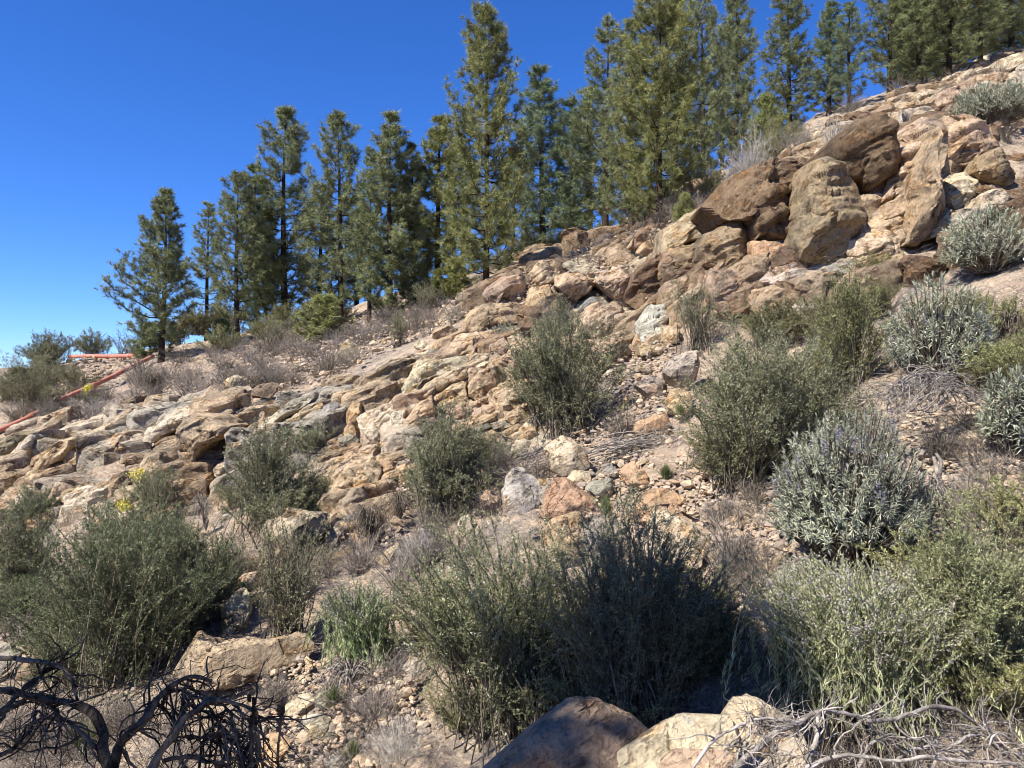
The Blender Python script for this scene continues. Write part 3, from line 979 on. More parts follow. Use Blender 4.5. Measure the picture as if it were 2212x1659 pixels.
outcrop('broad pale bedded outcrop mid slope, left of the lone rounded green bush', (440, 455), [
    (5, 'tan', [(780,650),(850,580),(960,570),(1000,600),(950,690),(860,720),(790,710)], {}),
    (5, 'ochre', [(960,580),(1040,550),(1090,580),(1050,650),(960,680)], {}),
    (5, 'pink', [(1050,640),(1130,600),(1160,640),(1130,720),(1040,700)], {}),
    (5, 'mid', [(210,920),(280,840),(360,790),(470,760),(550,740),(500,830),(400,890),(340,920),(290,970),(230,990)], dict(lean=-0.1)),
    (5, 'mid', [(340,920),(430,850),(520,800),(540,850),(470,930),(400,980),(350,970)], {}),
    (5, 'cream', [(460,960),(540,820),(600,750),(720,740),(880,720),(910,760),(800,800),(640,900),(560,990),(480,1000)], dict(lean=0.7, nf=4)),
    (5, 'tan', [(560,980),(700,860),(840,790),(960,770),(940,840),(800,900),(680,960),(600,990)], dict(lean=0.6)),
    (5, 'cream', [(890,760),(960,700),(1060,690),(1120,720),(1080,790),(960,790)], dict(lean=0.7)),
    (5, 'pink', [(910,880),(980,800),(1080,780),(1080,900),(1060,1000),(960,990),(910,950)], dict(lean=0.2)),
    (5, 'tan', [(1100,900),(1180,870),(1240,900),(1220,1000),(1160,1060),(1100,1030)], {}),
    (5, 'ochre', [(1140,760),(1240,700),(1320,710),(1280,780),(1200,830),(1140,820)], {}),
    (5, 'tan', [(1160,600),(1240,580),(1300,640),(1240,700),(1150,690)], {}),
    (5, 'cream', [(220,1100),(300,1040),(430,1000),(460,1050),(420,1170),(370,1230),(330,1250),(230,1160)], dict(bed=1.0, lean=0.4)),
    (5, 'pale', [(400,1190),(450,1060),(520,1050),(500,1180),(460,1260),(390,1260)], dict(bed=1.1)),
    (5, 'ochre', [(500,1140),(600,1000),(680,960),(700,1080),(640,1150),(580,1200),(510,1210)], dict(lean=0.3)),
    (5, 'tan', [(690,970),(800,900),(880,870),(920,990),(850,1030),(760,1060),(700,1060)], dict(lean=0.3)),
    (5, 'pink', [(780,1060),(860,1020),(940,1040),(930,1090),(820,1100)], {}),
    (5, 'orange', [(140,1170),(190,1110),(230,1180),(200,1240),(150,1230)], {}),
    (5, 'mid', [(240,1290),(330,1230),(380,1290),(360,1350),(280,1360)], {}),
    (5, 'orange', [(160,1260),(240,1280),(260,1380),(190,1390)], {}),
    (5, 'tan', [(380,1290),(460,1250),(580,1230),(620,1270),(470,1330),(390,1340)], {}),
    (5, 'tan', [(350,1000),(430,980),(430,1010),(330,1040),(240,1080),(240,1000)], {}),
    (5, 'mid', [(1110,1190),(1220,1130),(1250,1160),(1170,1220)], {}),
    (5, 'grey', [(1050,1130),(1140,1110),(1160,1150),(1070,1170)], {}),
    (5, 'orange', [(1240,1160),(1310,1150),(1350,1210),(1260,1250),(1200,1230)], {}),
    (5, 'grey', [(940,1160),(1030,1130),(1050,1150),(960,1180)], {}),
    (5, 'ochre', [(1140,1100),(1220,1050),(1290,1040),(1270,1090),(1190,1140)], {}),
    (5, 'tan', [(1000,1020),(1090,1010),(1120,1060),(1040,1090),(990,1070)], {}),
    (5, 'mid', [(580,1120),(680,1100),(760,1120),(700,1180),(600,1200)], dict(lean=-0.2)),
    (5, 'tan', [(900,700),(960,690),(960,760),(890,740)], {}),
    (5, 'pale', [(540,1000),(640,990),(640,1030),(560,1060),(500,1080)], {}),
    (5, 'tan', [(0,880),(60,840),(200,830),(190,900),(90,950),(0,950)], {}),
], bed=0.55, lean=0.5, fill=dict(poly=[(730,1030),(750,860),(880,750),(1040,690),(1150,700),(1160,900),(1140,990),(1000,1000),(880,1020),(800,1080)], cell=.50, tones=['tan', 'cream', 'pale', 'ochre', 'tan', 'pink'], seed=21, step=.15, rise=.02))

outcrop('grey slanted slabs with a bluish streaked face right of the long left ledge', (300, 425), [
    (4, 'pale', [(1540,490),(1620,380),(1740,280),(1880,200),(1890,240),(1800,330),(1700,400),(1600,500)], dict(bed=0.7)),
    (4, 'tan', [(1700,470),(1720,390),(1850,300),(1960,260),(1950,310),(1850,380),(1770,460)], dict(bed=0.7)),
    (4, 'blue', [(1960,390),(1980,290),(2040,250),(2090,290),(2080,380),(2090,480),(2000,460)], dict(bed=1.2)),
    (4, 'brown', [(1560,370),(1600,270),(1700,250),(1660,330),(1580,410)], {}),
    (4, 'ochre', [(1870,400),(1880,330),(1960,300),(1970,380),(1930,420)], {}),
    (4, 'blue', [(1780,470),(1860,400),(1960,420),(2010,480),(1960,560),(1840,560)], dict(bed=1.0)),
    (4, 'grey', [(1880,220),(1960,170),(2080,150),(2130,190),(2040,250),(1950,260)], {}),
    (4, 'orange', [(2110,330),(2160,270),(2212,270),(2212,440),(2130,440)], {}),
    (4, 'ochre', [(2120,520),(2212,530),(2212,640),(2150,640)], {}),
    (4, 'grey', [(2080,480),(2160,460),(2200,500),(2140,540),(2080,530)], {}),
    (4, 'tan', [(1480,540),(1560,480),(1640,490),(1620,580),(1520,620)], {}),
], bed=0.7, lean=0.45, fill=dict(poly=[(520,1030),(580,920),(740,830),(770,880),(745,1010),(640,1060)], cell=.46, tones=['grey', 'tan', 'pale', 'grey'], seed=31, step=.14, rise=.08, rot=.6, aniso=2.2))

outcrop('long low tan ledge on the left with a big rounded block and black gaps below', (170, 490), [
    (4, 'tan', [(1065,540),(1080,450),(1150,360),(1280,370),(1400,420),(1370,460),(1290,500),(1230,560),(1180,640),(1100,610)], dict(lean=-0.2, thick=0.9, dy=-0.5)),
    (4, 'pale', [(870,490),(960,380),(1010,310),(1130,280),(1260,265),(1280,300),(1160,350),(1080,440),(1000,450),(930,500)], dict(bed=0.3, lean=0.6)),
    (4, 'grey', [(1280,330),(1400,310),(1520,290),(1590,240),(1600,290),(1540,370),(1460,400),(1380,410),(1290,370)], dict(bed=0.3)),
    (4, 'mid', [(940,520),(1010,470),(1070,500),(1060,600),(1010,620),(980,590)], {}),
    (4, 'tan', [(630,500),(680,460),(760,450),(790,520),(780,570),(720,620),(660,570)], {}),
    (4, 'tan', [(860,640),(900,580),(970,590),(1020,680),(1020,780),(1000,860),(900,850),(870,750)], {}),
    (4, 'pale', [(1020,670),(1060,620),(1140,630),(1200,680),(1180,740),(1120,770),(1060,740)], {}),
    (4, 'ochre', [(1190,700),(1230,640),(1320,640),(1300,720),(1250,760),(1200,740)], {}),
    (4, 'orange', [(1020,870),(1060,780),(1130,790),(1220,850),(1210,900),(1120,900),(1030,890)], {}),
    (4, 'tan', [(180,680),(240,600),(340,510),(400,500),(410,540),(370,600),(260,680),(220,700)], dict(lean=-0.1, bed=0.75)),
    (4, 'tan', [(130,780),(140,690),(190,680),(240,720),(230,780),(180,790)], {}),
    (4, 'pale', [(0,690),(50,600),(120,500),(200,440),(210,480),(130,600),(60,700)], dict(bed=0.9)),
    (4, 'grey', [(150,590),(200,500),(270,470),(280,510),(220,570)], dict(bed=0.9)),
    (4, 'tan', [(380,620),(410,560),(490,560),(480,640),(400,680)], {}),
    (4, 'cream', [(240,840),(300,740),(380,740),(430,790),(360,880),(260,890)], {}),
    (4, 'tan', [(360,860),(400,800),(470,790),(480,860),(400,900)], {}),
    (4, 'mid', [(480,830),(500,770),(560,760),(560,860),(500,880)], {}),
    (4, 'mid', [(560,880),(590,760),(640,740),(660,800),(640,880)], dict(bed=1.3)),
    (4, 'mid', [(640,860),(680,720),(770,690),(780,760),(720,830),(690,880)], dict(bed=1.3)),
    (4, 'pink', [(550,600),(620,560),(680,620),(640,650),(560,640)], {}),
    (4, 'grey', [(280,930),(360,900),(460,900),(440,950),(300,960)], {}),
    (4, 'tan', [(460,900),(480,870),(540,880),(540,910),(480,920)], {}),
    (4, 'orange', [(130,1010),(200,960),(240,1000),(220,1060),(140,1080)], {}),
    (4, 'mid', [(850,1040),(880,960),(960,940),(1010,1000),(1000,1080),(900,1080)], {}),
    (4, 'pink', [(720,590),(790,580),(870,610),(830,650),(740,640)], {}),
    (4, 'ochre', [(1000,900),(1060,900),(1060,1000),(1010,990)], {}),
    (4, 'tan', [(-60,520),(0,480),(70,450),(120,470),(40,560),(-40,640)], dict(bed=0.9)),
    (4, 'tan', [(-70,720),(20,690),(60,720),(40,800),(-60,800)], {}),
    (4, 'tan', [(770,660),(860,650),(870,740),(800,780),(760,740)], {}),
    (4, 'brown', [(1290,520),(1380,460),(1420,500),(1370,600),(1300,600)], dict(lean=-0.2)),
    (4, 'tan', [(700,800),(780,780),(860,800),(880,880),(780,920),(700,880)], {}),
    (4, 'pale', [(480,470),(560,440),(620,460),(600,540),(520,550)], {}),
], bed=0.6, lean=0.35, fill=dict(poly=[(-30,1010),(100,910),(300,880),(480,850),(570,890),(550,1020),(490,1100),(330,1120),(180,1130),(-30,1100)], cell=.50, tones=['mid', 'tan', 'pale', 'tan', 'grey'], seed=41, step=.17, rise=.08, aniso=1.9))

outcrop('cracked tan rock stack low on the slope beside the large pale lichen spotted boulder', (330, 520), [
    (5, 'tan', [(60,1520),(150,1420),(300,1390),(360,1430),(350,1530),(370,1600),(310,1640),(150,1655),(60,1640)], dict(nf=9)),
    (5, 'ochre', [(360,1380),(440,1370),(470,1450),(430,1510),(370,1480)], {}),
    (5, 'orange', [(370,1520),(430,1490),(455,1520),(420,1560),(370,1560)], {}),
    (5, 'tan', [(0,1580),(60,1540),(110,1600),(80,1655),(0,1655)], {}),
    (4, 'tan', [(1950,890),(2000,830),(2060,830),(2080,860),(2030,950),(1960,910)], {}),
    (4, 'tan', [(2090,860),(2150,800),(2212,790),(2250,900),(2212,980),(2100,960),(2050,940)], {}),
    (4, 'grey', [(2000,1060),(2060,1010),(2110,1060),(2070,1110),(2010,1110)], {}),
    (5, 'orange', [(460,1400),(520,1380),(560,1440),(520,1520),(460,1500)], {}),
    (4, 'grey', [(2110,980),(2180,960),(2230,1000),(2180,1060),(2110,1040)], {}),
    (8, 'grey', [(30,220),(90,170),(130,210),(100,280),(40,300)], {}),
], bed=0.4, lean=0.35, fill=dict(poly=[(560,1190),(690,1060),(790,990),(900,1020),(860,1110),(720,1190)], cell=.42, tones=['tan', 'ochre', 'tan', 'mid', 'pink'], seed=51, step=.14, rise=.08))
# ------------------------------------------------------------------ single boulders
BOULDERS = [
    ('cream boulder with rusty stains leaning beside the pile of dead branches', 5, 'cream', [(1400,1290),(1430,1220),(1490,1205),(1560,1230),(1610,1310),(1630,1380),(1560,1420),(1490,1430),(1440,1380)], dict(nf=6, dy=-.35, grow=1.25, thick=.9)),
    ('pale grey rough boulder left of the big rust red slab', 5, 'white', [(1110,1600),(1140,1480),(1200,1430),(1290,1440),(1340,1540),(1340,1640),(1280,1700),(1160,1690)], dict(nf=10, amp=1.3)),
    ('large rust red slab with a grey underside lying in the rubble', 5, 'red', [(1400,1540),(1440,1470),(1530,1480),(1620,1540),(1720,1610),(1750,1670),(1650,1700),(1500,1710),(1380,1690)], dict(lean=0.8, nf=4, thick=0.8)),
    ('grey angular stone wedged between the pale rough boulder and the red slab', 5, 'grey', [(1350,1560),(1420,1480),(1450,1560),(1400,1640),(1350,1600)], {}),
    ('tan angular stone above the rust red slab', 5, 'cream', [(1520,1470),(1560,1420),(1650,1420),(1660,1460),(1620,1510),(1570,1500)], {}),
    ('rounded grey tan stone right of the long rust red slab', 5, 'grey', [(1640,1520),(1720,1460),(1790,1460),(1810,1530),(1760,1580),(1690,1560)], {}),
    ('rust red block standing tilted right below the dead branch pile', 5, 'red', [(1830,1400),(1930,1370),(1990,1430),(2030,1520),(1950,1540),(1880,1480)], dict(nf=4, lean=0.5)),
    ('small grey stone left of the tilted red block', 5, 'grey', [(1730,1390),(1790,1380),(1830,1430),(1810,1450),(1730,1430)], {}),
    ('flat pinkish orange stone under the smooth orange boulder', 5, 'orange', [(1760,1170),(1830,1140),(1910,1140),(1940,1190),(1900,1210),(1770,1210)], {}),
    ('smooth orange boulder above the dead branch pile', 5, 'orange', [(1930,1160),(1960,1100),(2040,1070),(2110,1065),(2150,1110),(2120,1180),(2040,1200),(1960,1190)], dict(nf=4, amp=0.7)),
    ('broad orange boulder at the foot of the rubble right of the grass tuft', 5, 'orange', [(1950,1640),(2000,1570),(2130,1540),(2212,1590),(2240,1680),(2120,1720),(1980,1700)], {}),
    ('tan boulder with a grey lower half below the leaning grey one', 5, 'pale', [(1940,920),(1990,850),(2080,830),(2140,900),(2100,970),(2000,970)], dict(nf=8)),
    ('grey tan boulder leaning in mid slope with a black shadow at its right', 6, 'pale', [(10,800),(70,720),(200,700),(205,770),(170,860),(110,890),(40,870)], dict(lean=-0.2, dy=-0.3, thick=0.9)),
    ('smooth ochre boulder under the leaning grey tan boulder', 6, 'ochre', [(20,990),(60,900),(170,900),(160,1000),(110,1070),(40,1060)], dict(amp=0.8)),
    ('flat tan stone on top of the rubble chute below the white rock face', 5, 'tan', [(1940,790),(2040,780),(2040,830),(1960,820)], {}),
    ('little white stone above the pale rough boulder', 5, 'white', [(1280,1390),(1330,1390),(1320,1430),(1280,1430)], {}),
    ('little orange stone between the pale rough boulder and the leaning cream boulder', 5, 'orange', [(1320,1490),(1370,1460),(1400,1490),(1340,1530)], {}),
    ('pinkish tan stone left of the pale rough boulder', 5, 'pink', [(1000,1580),(1040,1520),(1090,1540),(1100,1620),(1040,1655),(1000,1640)], {}),
    ('thin tan slab under the left end of the dead branch pile', 5, 'tan', [(1740,1350),(1840,1330),(1870,1360),(1770,1375)], {}),
    ('thin tan slab under the right end of the dead branch pile', 5, 'tan', [(1930,1370),(2010,1340),(2020,1360),(1950,1390)], {}),
    ('pale orange upright stone behind the top of the big sunlit bush', 8, 'pale', [(840,190),(870,120),(930,100),(950,160),(900,230),(850,230)], {}),
    ('yellow ochre block rising behind the middle of the big foreground bush', 8, 'ochre', [(1370,240),(1420,170),(1530,75),(1580,110),(1590,300),(1560,360),(1480,340),(1390,280)], dict(nf=5, lean=0.5)),
    ('big white flat faced block right of the dark half of the foreground bush', 8, 'cream', [(1990,270),(2020,140),(2090,80),(2150,120),(2200,165),(2358,240),(2362,300),(2290,380),(2180,400),(2060,370)], dict(nf=5, lean=0.6)),
    ('orange boulder tucked behind the big white flat faced block', 8, 'orange', [(1900,130),(2000,40),(2080,10),(2212,20),(2250,110),(2120,120),(2000,170)], {}),
    ('orange rock glowing through the twigs at the top of the shaded bush', 8, 'orange', [(1700,500),(1720,420),(1800,330),(1850,340),(1820,440),(1760,480)], {}),
    ('layered orange tan rock left of the big sunlit bush under dry twigs', 8, 'tan', [(330,400),(400,330),(470,290),(490,340),(450,390),(370,410)], dict(bed=0.4)),
    ('small white stone below the pale rough boulder', 8, 'white', [(1275,205),(1320,180),(1345,200),(1330,235)], {}),
    ('grey pale rock half hidden at the left foot of the big sunlit bush', 8, 'white', [(510,1060),(560,980),(640,1000),(640,1060),(560,1120)], {}),
    ('pink stone seen through the middle of the big sunlit bush', 8, 'pink', [(760,900),(800,820),(870,800),(870,900),(820,960)], {}),
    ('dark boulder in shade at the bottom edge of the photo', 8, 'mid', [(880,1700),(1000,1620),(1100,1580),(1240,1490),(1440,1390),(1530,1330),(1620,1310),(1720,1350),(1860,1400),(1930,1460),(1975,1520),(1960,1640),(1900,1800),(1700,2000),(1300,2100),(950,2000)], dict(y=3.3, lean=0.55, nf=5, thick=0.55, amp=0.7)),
    ('sunlit cream foreground slab nearest the shaded boulder', 9, 'cream', [(-330,1700),(-230,1600),(-110,1480),(20,1390),(180,1320),(330,1330),(390,1440),(370,1560),(200,1650),(0,1720),(-150,1900),(-300,1900)], dict(y=3.25, lean=0.7, nf=4, amp=0.8)),
    ('sunlit cream foreground rock with grey flaking crust on its top', 9, 'cream', [(350,1340),(420,1280),(540,1250),(650,1300),(770,1370),(890,1440),(890,1520),(700,1560),(520,1600),(390,1540)], dict(y=3.4, lean=0.7, nf=5, amp=0.8)),
    ('sunlit yellowish foreground block behind the bare arching branches', 9, 'cream', [(520,1620),(560,1570),(700,1510),(880,1490),(870,1600),(830,1800),(700,1950),(530,1900)], dict(y=3.0, lean=0.6, nf=5, amp=0.8)),
    ('pinkish flat foreground stone at the very bottom of the sunlit group', 9, 'pink', [(20,1650),(120,1570),(300,1550),(430,1600),(460,1800),(300,1950),(0,1900)], dict(y=2.9, lean=0.6, nf=5, amp=0.8)),
    ('pale grey block in the stream bed, left of the white flat stone', 7, 'cream', [(1740,1340),(1760,1240),(1850,1195),(1920,1240),(1930,1290),(1860,1345)], dict(nf=8)),
    ('white flat stone touching the pale grey block in the stream bed', 7, 'white', [(1920,1250),(1960,1200),(2040,1210),(2040,1260),(1970,1295),(1925,1285)], dict(amp=0.5)),
    ('white rounded stone at the bottom of the stream bed', 7, 'white', [(1870,1440),(1880,1350),(1980,1340),(2080,1390),(2070,1460),(1950,1470)], dict(amp=0.4, nf=4)),
    ('yellow ochre pointed stone behind the burnt stalk', 7, 'ochre', [(1570,1620),(1640,1470),(1740,1450),(1765,1510),(1700,1630),(1600,1690)], {}),
    ('white stone peeping out left of the yellow pointed stone', 7, 'white', [(1550,1450),(1600,1405),(1660,1430),(1620,1490),(1560,1500)], {}),
    ('little cream stone right below the long tan slab', 7, 'cream', [(1650,1160),(1690,1130),(1715,1160),(1680,1190)], {}),
    ('grey stone at the bottom edge left of the foreground bush', 7, 'grey', [(1980,1660),(2030,1600),(2120,1600),(2130,1670),(2050,1700)], {}),
    ('long tan slab boulder in the lower left with a dark hollow under it', 7, 'tan', [(920,1080),(1010,920),(1050,850),(1180,865),(1440,890),(1680,905),(1790,890),(1890,905),(1895,960),(1840,1040),(1700,1100),(1580,1120),(1400,1140),(1200,1130),(1050,1160),(950,1150)], dict(lean=0.1, nf=3, box=0.42, thick=0.6, bed=0.1, grow=1.02)),
    ('little pale block against the right end of the long tan slab', 7, 'cream', [(1865,980),(1910,965),(1925,1045),(1890,1060)], {}),
    ('pale slanting rock between the left bush and the thin twiggy bush', 7, 'pale', [(1340,810),(1370,700),(1430,590),(1500,580),(1520,700),(1490,800),(1400,840)], dict(bed=1.0)),
    ('narrow tan rock above the pale slanting rock', 7, 'tan', [(1430,590),(1450,520),(1520,440),(1560,430),(1560,520),(1500,580)], dict(bed=1.0)),
    ('small yellow ochre stone above the left bush', 7, 'ochre', [(1040,270),(1080,245),(1140,250),(1130,290),(1080,320)], {}),
    ('grey brown boulder at the left edge behind dead branches', 7, 'grey', [(-60,900),(0,880),(60,900),(100,960),(70,1090),(-60,1110)], {}),
    ('squat grey brown stone right of the boulder at the left edge', 7, 'mid', [(80,1060),(150,1000),(230,1010),(220,1110),(90,1120)], {}),
    ('large pale boulder spotted with lichen, below the left leaning bush', 4, 'cream', [(1575,1130),(1640,1000),(1730,940),(1850,910),(1880,930),(2000,915),(2035,950),(2000,1040),(1950,1090),(1860,1120),(1800,1180),(1700,1210),(1590,1200)], dict(lean=0.0, nf=6, amp=1.3)),
    ('small cream stone on the path left of the silvery bush', 9, 'cream', [(490,290),(545,285),(540,330),(500,350)], {}),
    ('thin white flake on the path beside the small cream stone', 9, 'white', [(550,310),(610,320),(600,345),(560,340)], {}),
    ('tan flat stone touching the left edge of the silvery bush', 9, 'pale', [(640,305),(690,265),(720,290),(680,325)], {}),
    ('tall narrow pink stone standing by the silvery bush shadow', 9, 'pink', [(655,450),(700,350),(720,365),(690,470)], {}),
    ('smooth grey stone half in the shadow of the silvery bush', 9, 'grey', [(690,490),(710,420),(770,420),(800,520),(740,560)], dict(amp=0.4)),
    ('rounded pinkish stone above the big white flat faced block', 9, 'pink', [(290,75),(330,25),(390,40),(370,95),(310,115)], dict(amp=0.5)),
    ('white stone in the soil at the right edge', 9, 'cream', [(1980,120),(2050,55),(2115,65),(2110,140),(2020,160)], {}),
    ('dark tan stone above the white stone at the right edge', 9, 'mid', [(1980,20),(2060,-30),(2100,0),(2040,40)], {}),
    ('rust orange stone on the upper slope above the central outcrop', 5, 'orange', [(575,725),(610,680),(655,675),(645,710),(600,735)], {}),
    ('bluish grey stone next to the rust orange stone above the central outcrop', 5, 'grey', [(640,725),(660,690),(725,670),(735,735),(670,740)], {}),
    ('reddish boulder with a black hollow above the central outcrop', 5, 'pink', [(700,600),(720,520),(790,495),(835,550),(820,600),(760,630)], dict(lean=-0.3)),
    ('yellowish stone pile top left of the reddish boulder', 5, 'cream', [(575,665),(610,620),(665,635),(645,675)], {}),
    ('crumbly tan hump on the upper slope left of the central outcrop', 5, 'tan', [(90,700),(160,635),(230,650),(220,710),(150,740)], {}),
    ('twin tan boulder sitting on the scree below the pines', 2, 'tan', [(1770,1600),(1805,1495),(1850,1520),(1935,1550),(1940,1605),(1890,1625),(1790,1620)], dict(nf=5)),
    ('dark edged slab leaning to the right beside the twin tan boulder', 2, 'ochre', [(1905,1510),(1950,1430),(2020,1365),(2035,1400),(2000,1475),(1930,1540)], dict(lean=-0.1)),
    ('yellow slab behind the dark edged leaning slab', 2, 'ochre', [(1945,1545),(2040,1440),(2040,1545),(2000,1570)], {}),
    ('dark tan boulder on the upper left slope above the grey slabs', 4, 'mid', [(1525,210),(1600,145),(1695,135),(1690,185),(1640,250),(1550,250)], dict(lean=-0.2)),
    ('small dark rough boulder on top of the dark tan boulder', 4, 'dark', [(1530,155),(1560,90),(1615,95),(1615,145),(1560,175)], {}),
    ('flat tan boulder half buried on the upper left slope', 4, 'tan', [(1215,240),(1270,170),(1365,150),(1365,195),(1280,240)], {}),
    ('greenish cream boulder on the upper left slope', 4, 'cream', [(1365,190),(1400,90),(1475,75),(1470,155),(1415,195)], dict(amp=0.5)),
]
for lab, c, tone, pts, kw in BOULDERS:
    o = rock(c, pts, tone, 'boulder', None, **kw)
    tag(o, lab, 'boulder', 'loose boulders on the hillside')

# ------------------------------------------------------------------ rubble: stones one could pick up
UNIT = [unit_rock(900 + k, 3 if k < 6 else 2, 8, 1.0 if k % 2 else 0.7) for k in range(12)]
ZONES = [  # polygon in the 2212 px view, how many, size range in px of that view, tones, label, group
    ([(700,700),(1000,640),(1130,560),(1350,510),(1370,590),(1010,690),(760,790),(560,800)], 70, (8, 24), ['tan', 'pink', 'orange', 'cream'], 'loose tan and rusty stone lying on the open scree below the row of pines', 'stones on the scree below the pines'),
    ([(1290,760),(1440,720),(1500,860),(1450,930),(1560,1010),(1520,1110),(1400,1130),(1180,1120),(1060,1060),(1080,1000),(1180,960),(1330,900)], 90, (9, 26), ['tan', 'orange', 'cream', 'red', 'grey', 'pale'], 'broken orange and tan stone in the rubble chute between the big boulders', 'stones of the rubble chute'),
    ([(560,1440),(700,1420),(880,1450),(940,1600),(900,1659),(560,1659)], 60, (8, 22), ['white', 'cream', 'tan', 'grey', 'pink'], 'pale stone among dry grass in the dry stream bed at the bottom', 'stones of the dry stream bed'),
    ([(1540,1090),(1660,1090),(1700,1230),(1640,1280),(1560,1200)], 30, (7, 18), ['cream', 'tan', 'pale'], 'pale stone on the bare earth left of the silvery bush', 'stones on the bare earth'),
    ([(2020,900),(2212,840),(2212,1150),(2050,1120)], 36, (8, 26), ['tan', 'cream', 'pale', 'mid'], 'tan stone on the dry soil along the right edge', 'stones along the right edge'),
]
NST = 0
for poly, n, (s0, s1), tones, lab, grp in ZONES:
    poly = px_of(0, poly)
    rs = np.random.RandomState(500 + n)
    a0, b0 = poly.min(0), poly.max(0)
    k = 0
    while k < n:
        p = a0 + rs.rand(2) * (b0 - a0)
        if not inside(p, poly):
            continue
        k += 1
        y = hit(*p)
        s = (s0 + (s1 - s0) * rs.rand() ** 2.2) * (1024 / 2212) * 0.5 / FPX * y
        q = at(p[0], p[1], y)
        o = link('stone', UNIT[rs.randint(len(UNIT))], None, (q[0], q[1], q[2] + 0.25 * s))
        o.scale = tuple(s * rs.uniform(0.8, 1.35, 3))
        o.rotation_euler = tuple(rs.uniform(-0.6, 0.6, 2)) + (rs.uniform(0, 6.28),)
        o.color = tone_of(rs.choice(tones), rs, 0.18)
        tag(o, lab, 'stone', grp)
        NST += 1

# small gravel, far too many to count
def gravel():
    rs = np.random.RandomState(77)
    polys = [(px_of(0, z[0]), w) for z, w in zip(ZONES, (1500, 1500, 900, 500, 600))]
    polys += [(px_of(0, [(330,800),(700,700),(760,800),(560,870),(300,920),(200,940)]), 900), (px_of(0, [(150,775),(320,775),(130,880),(120,820)]), 250), (px_of(0, [(1180,560),(1420,470),(1560,400),(1640,330),(1560,460),(1400,520)]), 500), (px_of(0, [(760,990),(1180,960),(1080,1060),(860,1180),(640,1200)]), 500), (px_of(0, [(1480,960),(1700,1000),(1700,1300),(1560,1330)]), 900), (px_of(0, [(1900,830),(2212,760),(2212,1200),(2030,1180)]), 1100), (px_of(0, [(1800,280),(2212,150),(2212,300),(2100,260)]), 300)]
    D, F = ico(0)
    Vs, Fs = [], []
    o = 0
    for poly, n in polys:
        a0, b0 = poly.min(0), poly.max(0)
        k = 0
        while k < n:
            p = a0 + rs.rand(2) * (b0 - a0)
            if not inside(p, poly):
                continue
            k += 1
            y = hit(*p)
            if not HITOK[0]:
                continue
            s = rs.uniform(0.012, 0.05) * (1 + (rs.rand() < 0.08)) * (0.5 + y / 22)
            q = at(p[0], p[1], y)
            sc = s * rs.uniform(0.6, 1.3, 3) * [1, 1, 0.7]
            a = rs.uniform(0, 6.28)
            v = D * sc * rs.uniform(0.75, 1.15, (12, 1))
            v = v @ np.array([[math.cos(a), -math.sin(a), 0], [math.sin(a), math.cos(a), 0], [0, 0, 1]])
            Vs.append(v + q + [0, 0, 0.3 * s]); Fs.append(F + o); o += 12
    s = NT('gravel_stone')
    g = s.n('ShaderNodeNewGeometry')
    r = g.outputs['Random Per Island']
    c = s.mix(r, (0.36, 0.25, 0.155), (0.50, 0.40, 0.28))
    c = s.mix(s.ramp(s.math('FRACT', s.math('MULTIPLY', r, 23.3)), 0.6, 0.65, 0, 0.8), c, (0.25, 0.20, 0.165))
    s.l(c, s.b.inputs['Base Color']); s.b.inputs['Roughness'].default_value = 0.95
    ob = link('gravel', mk_mesh('gravel', [(np.concatenate(Vs), np.concatenate(Fs))], [s.m]))
    tag(ob, 'small tan gravel scattered over the open slope', 'gravel', None, 'stuff')
gravel()
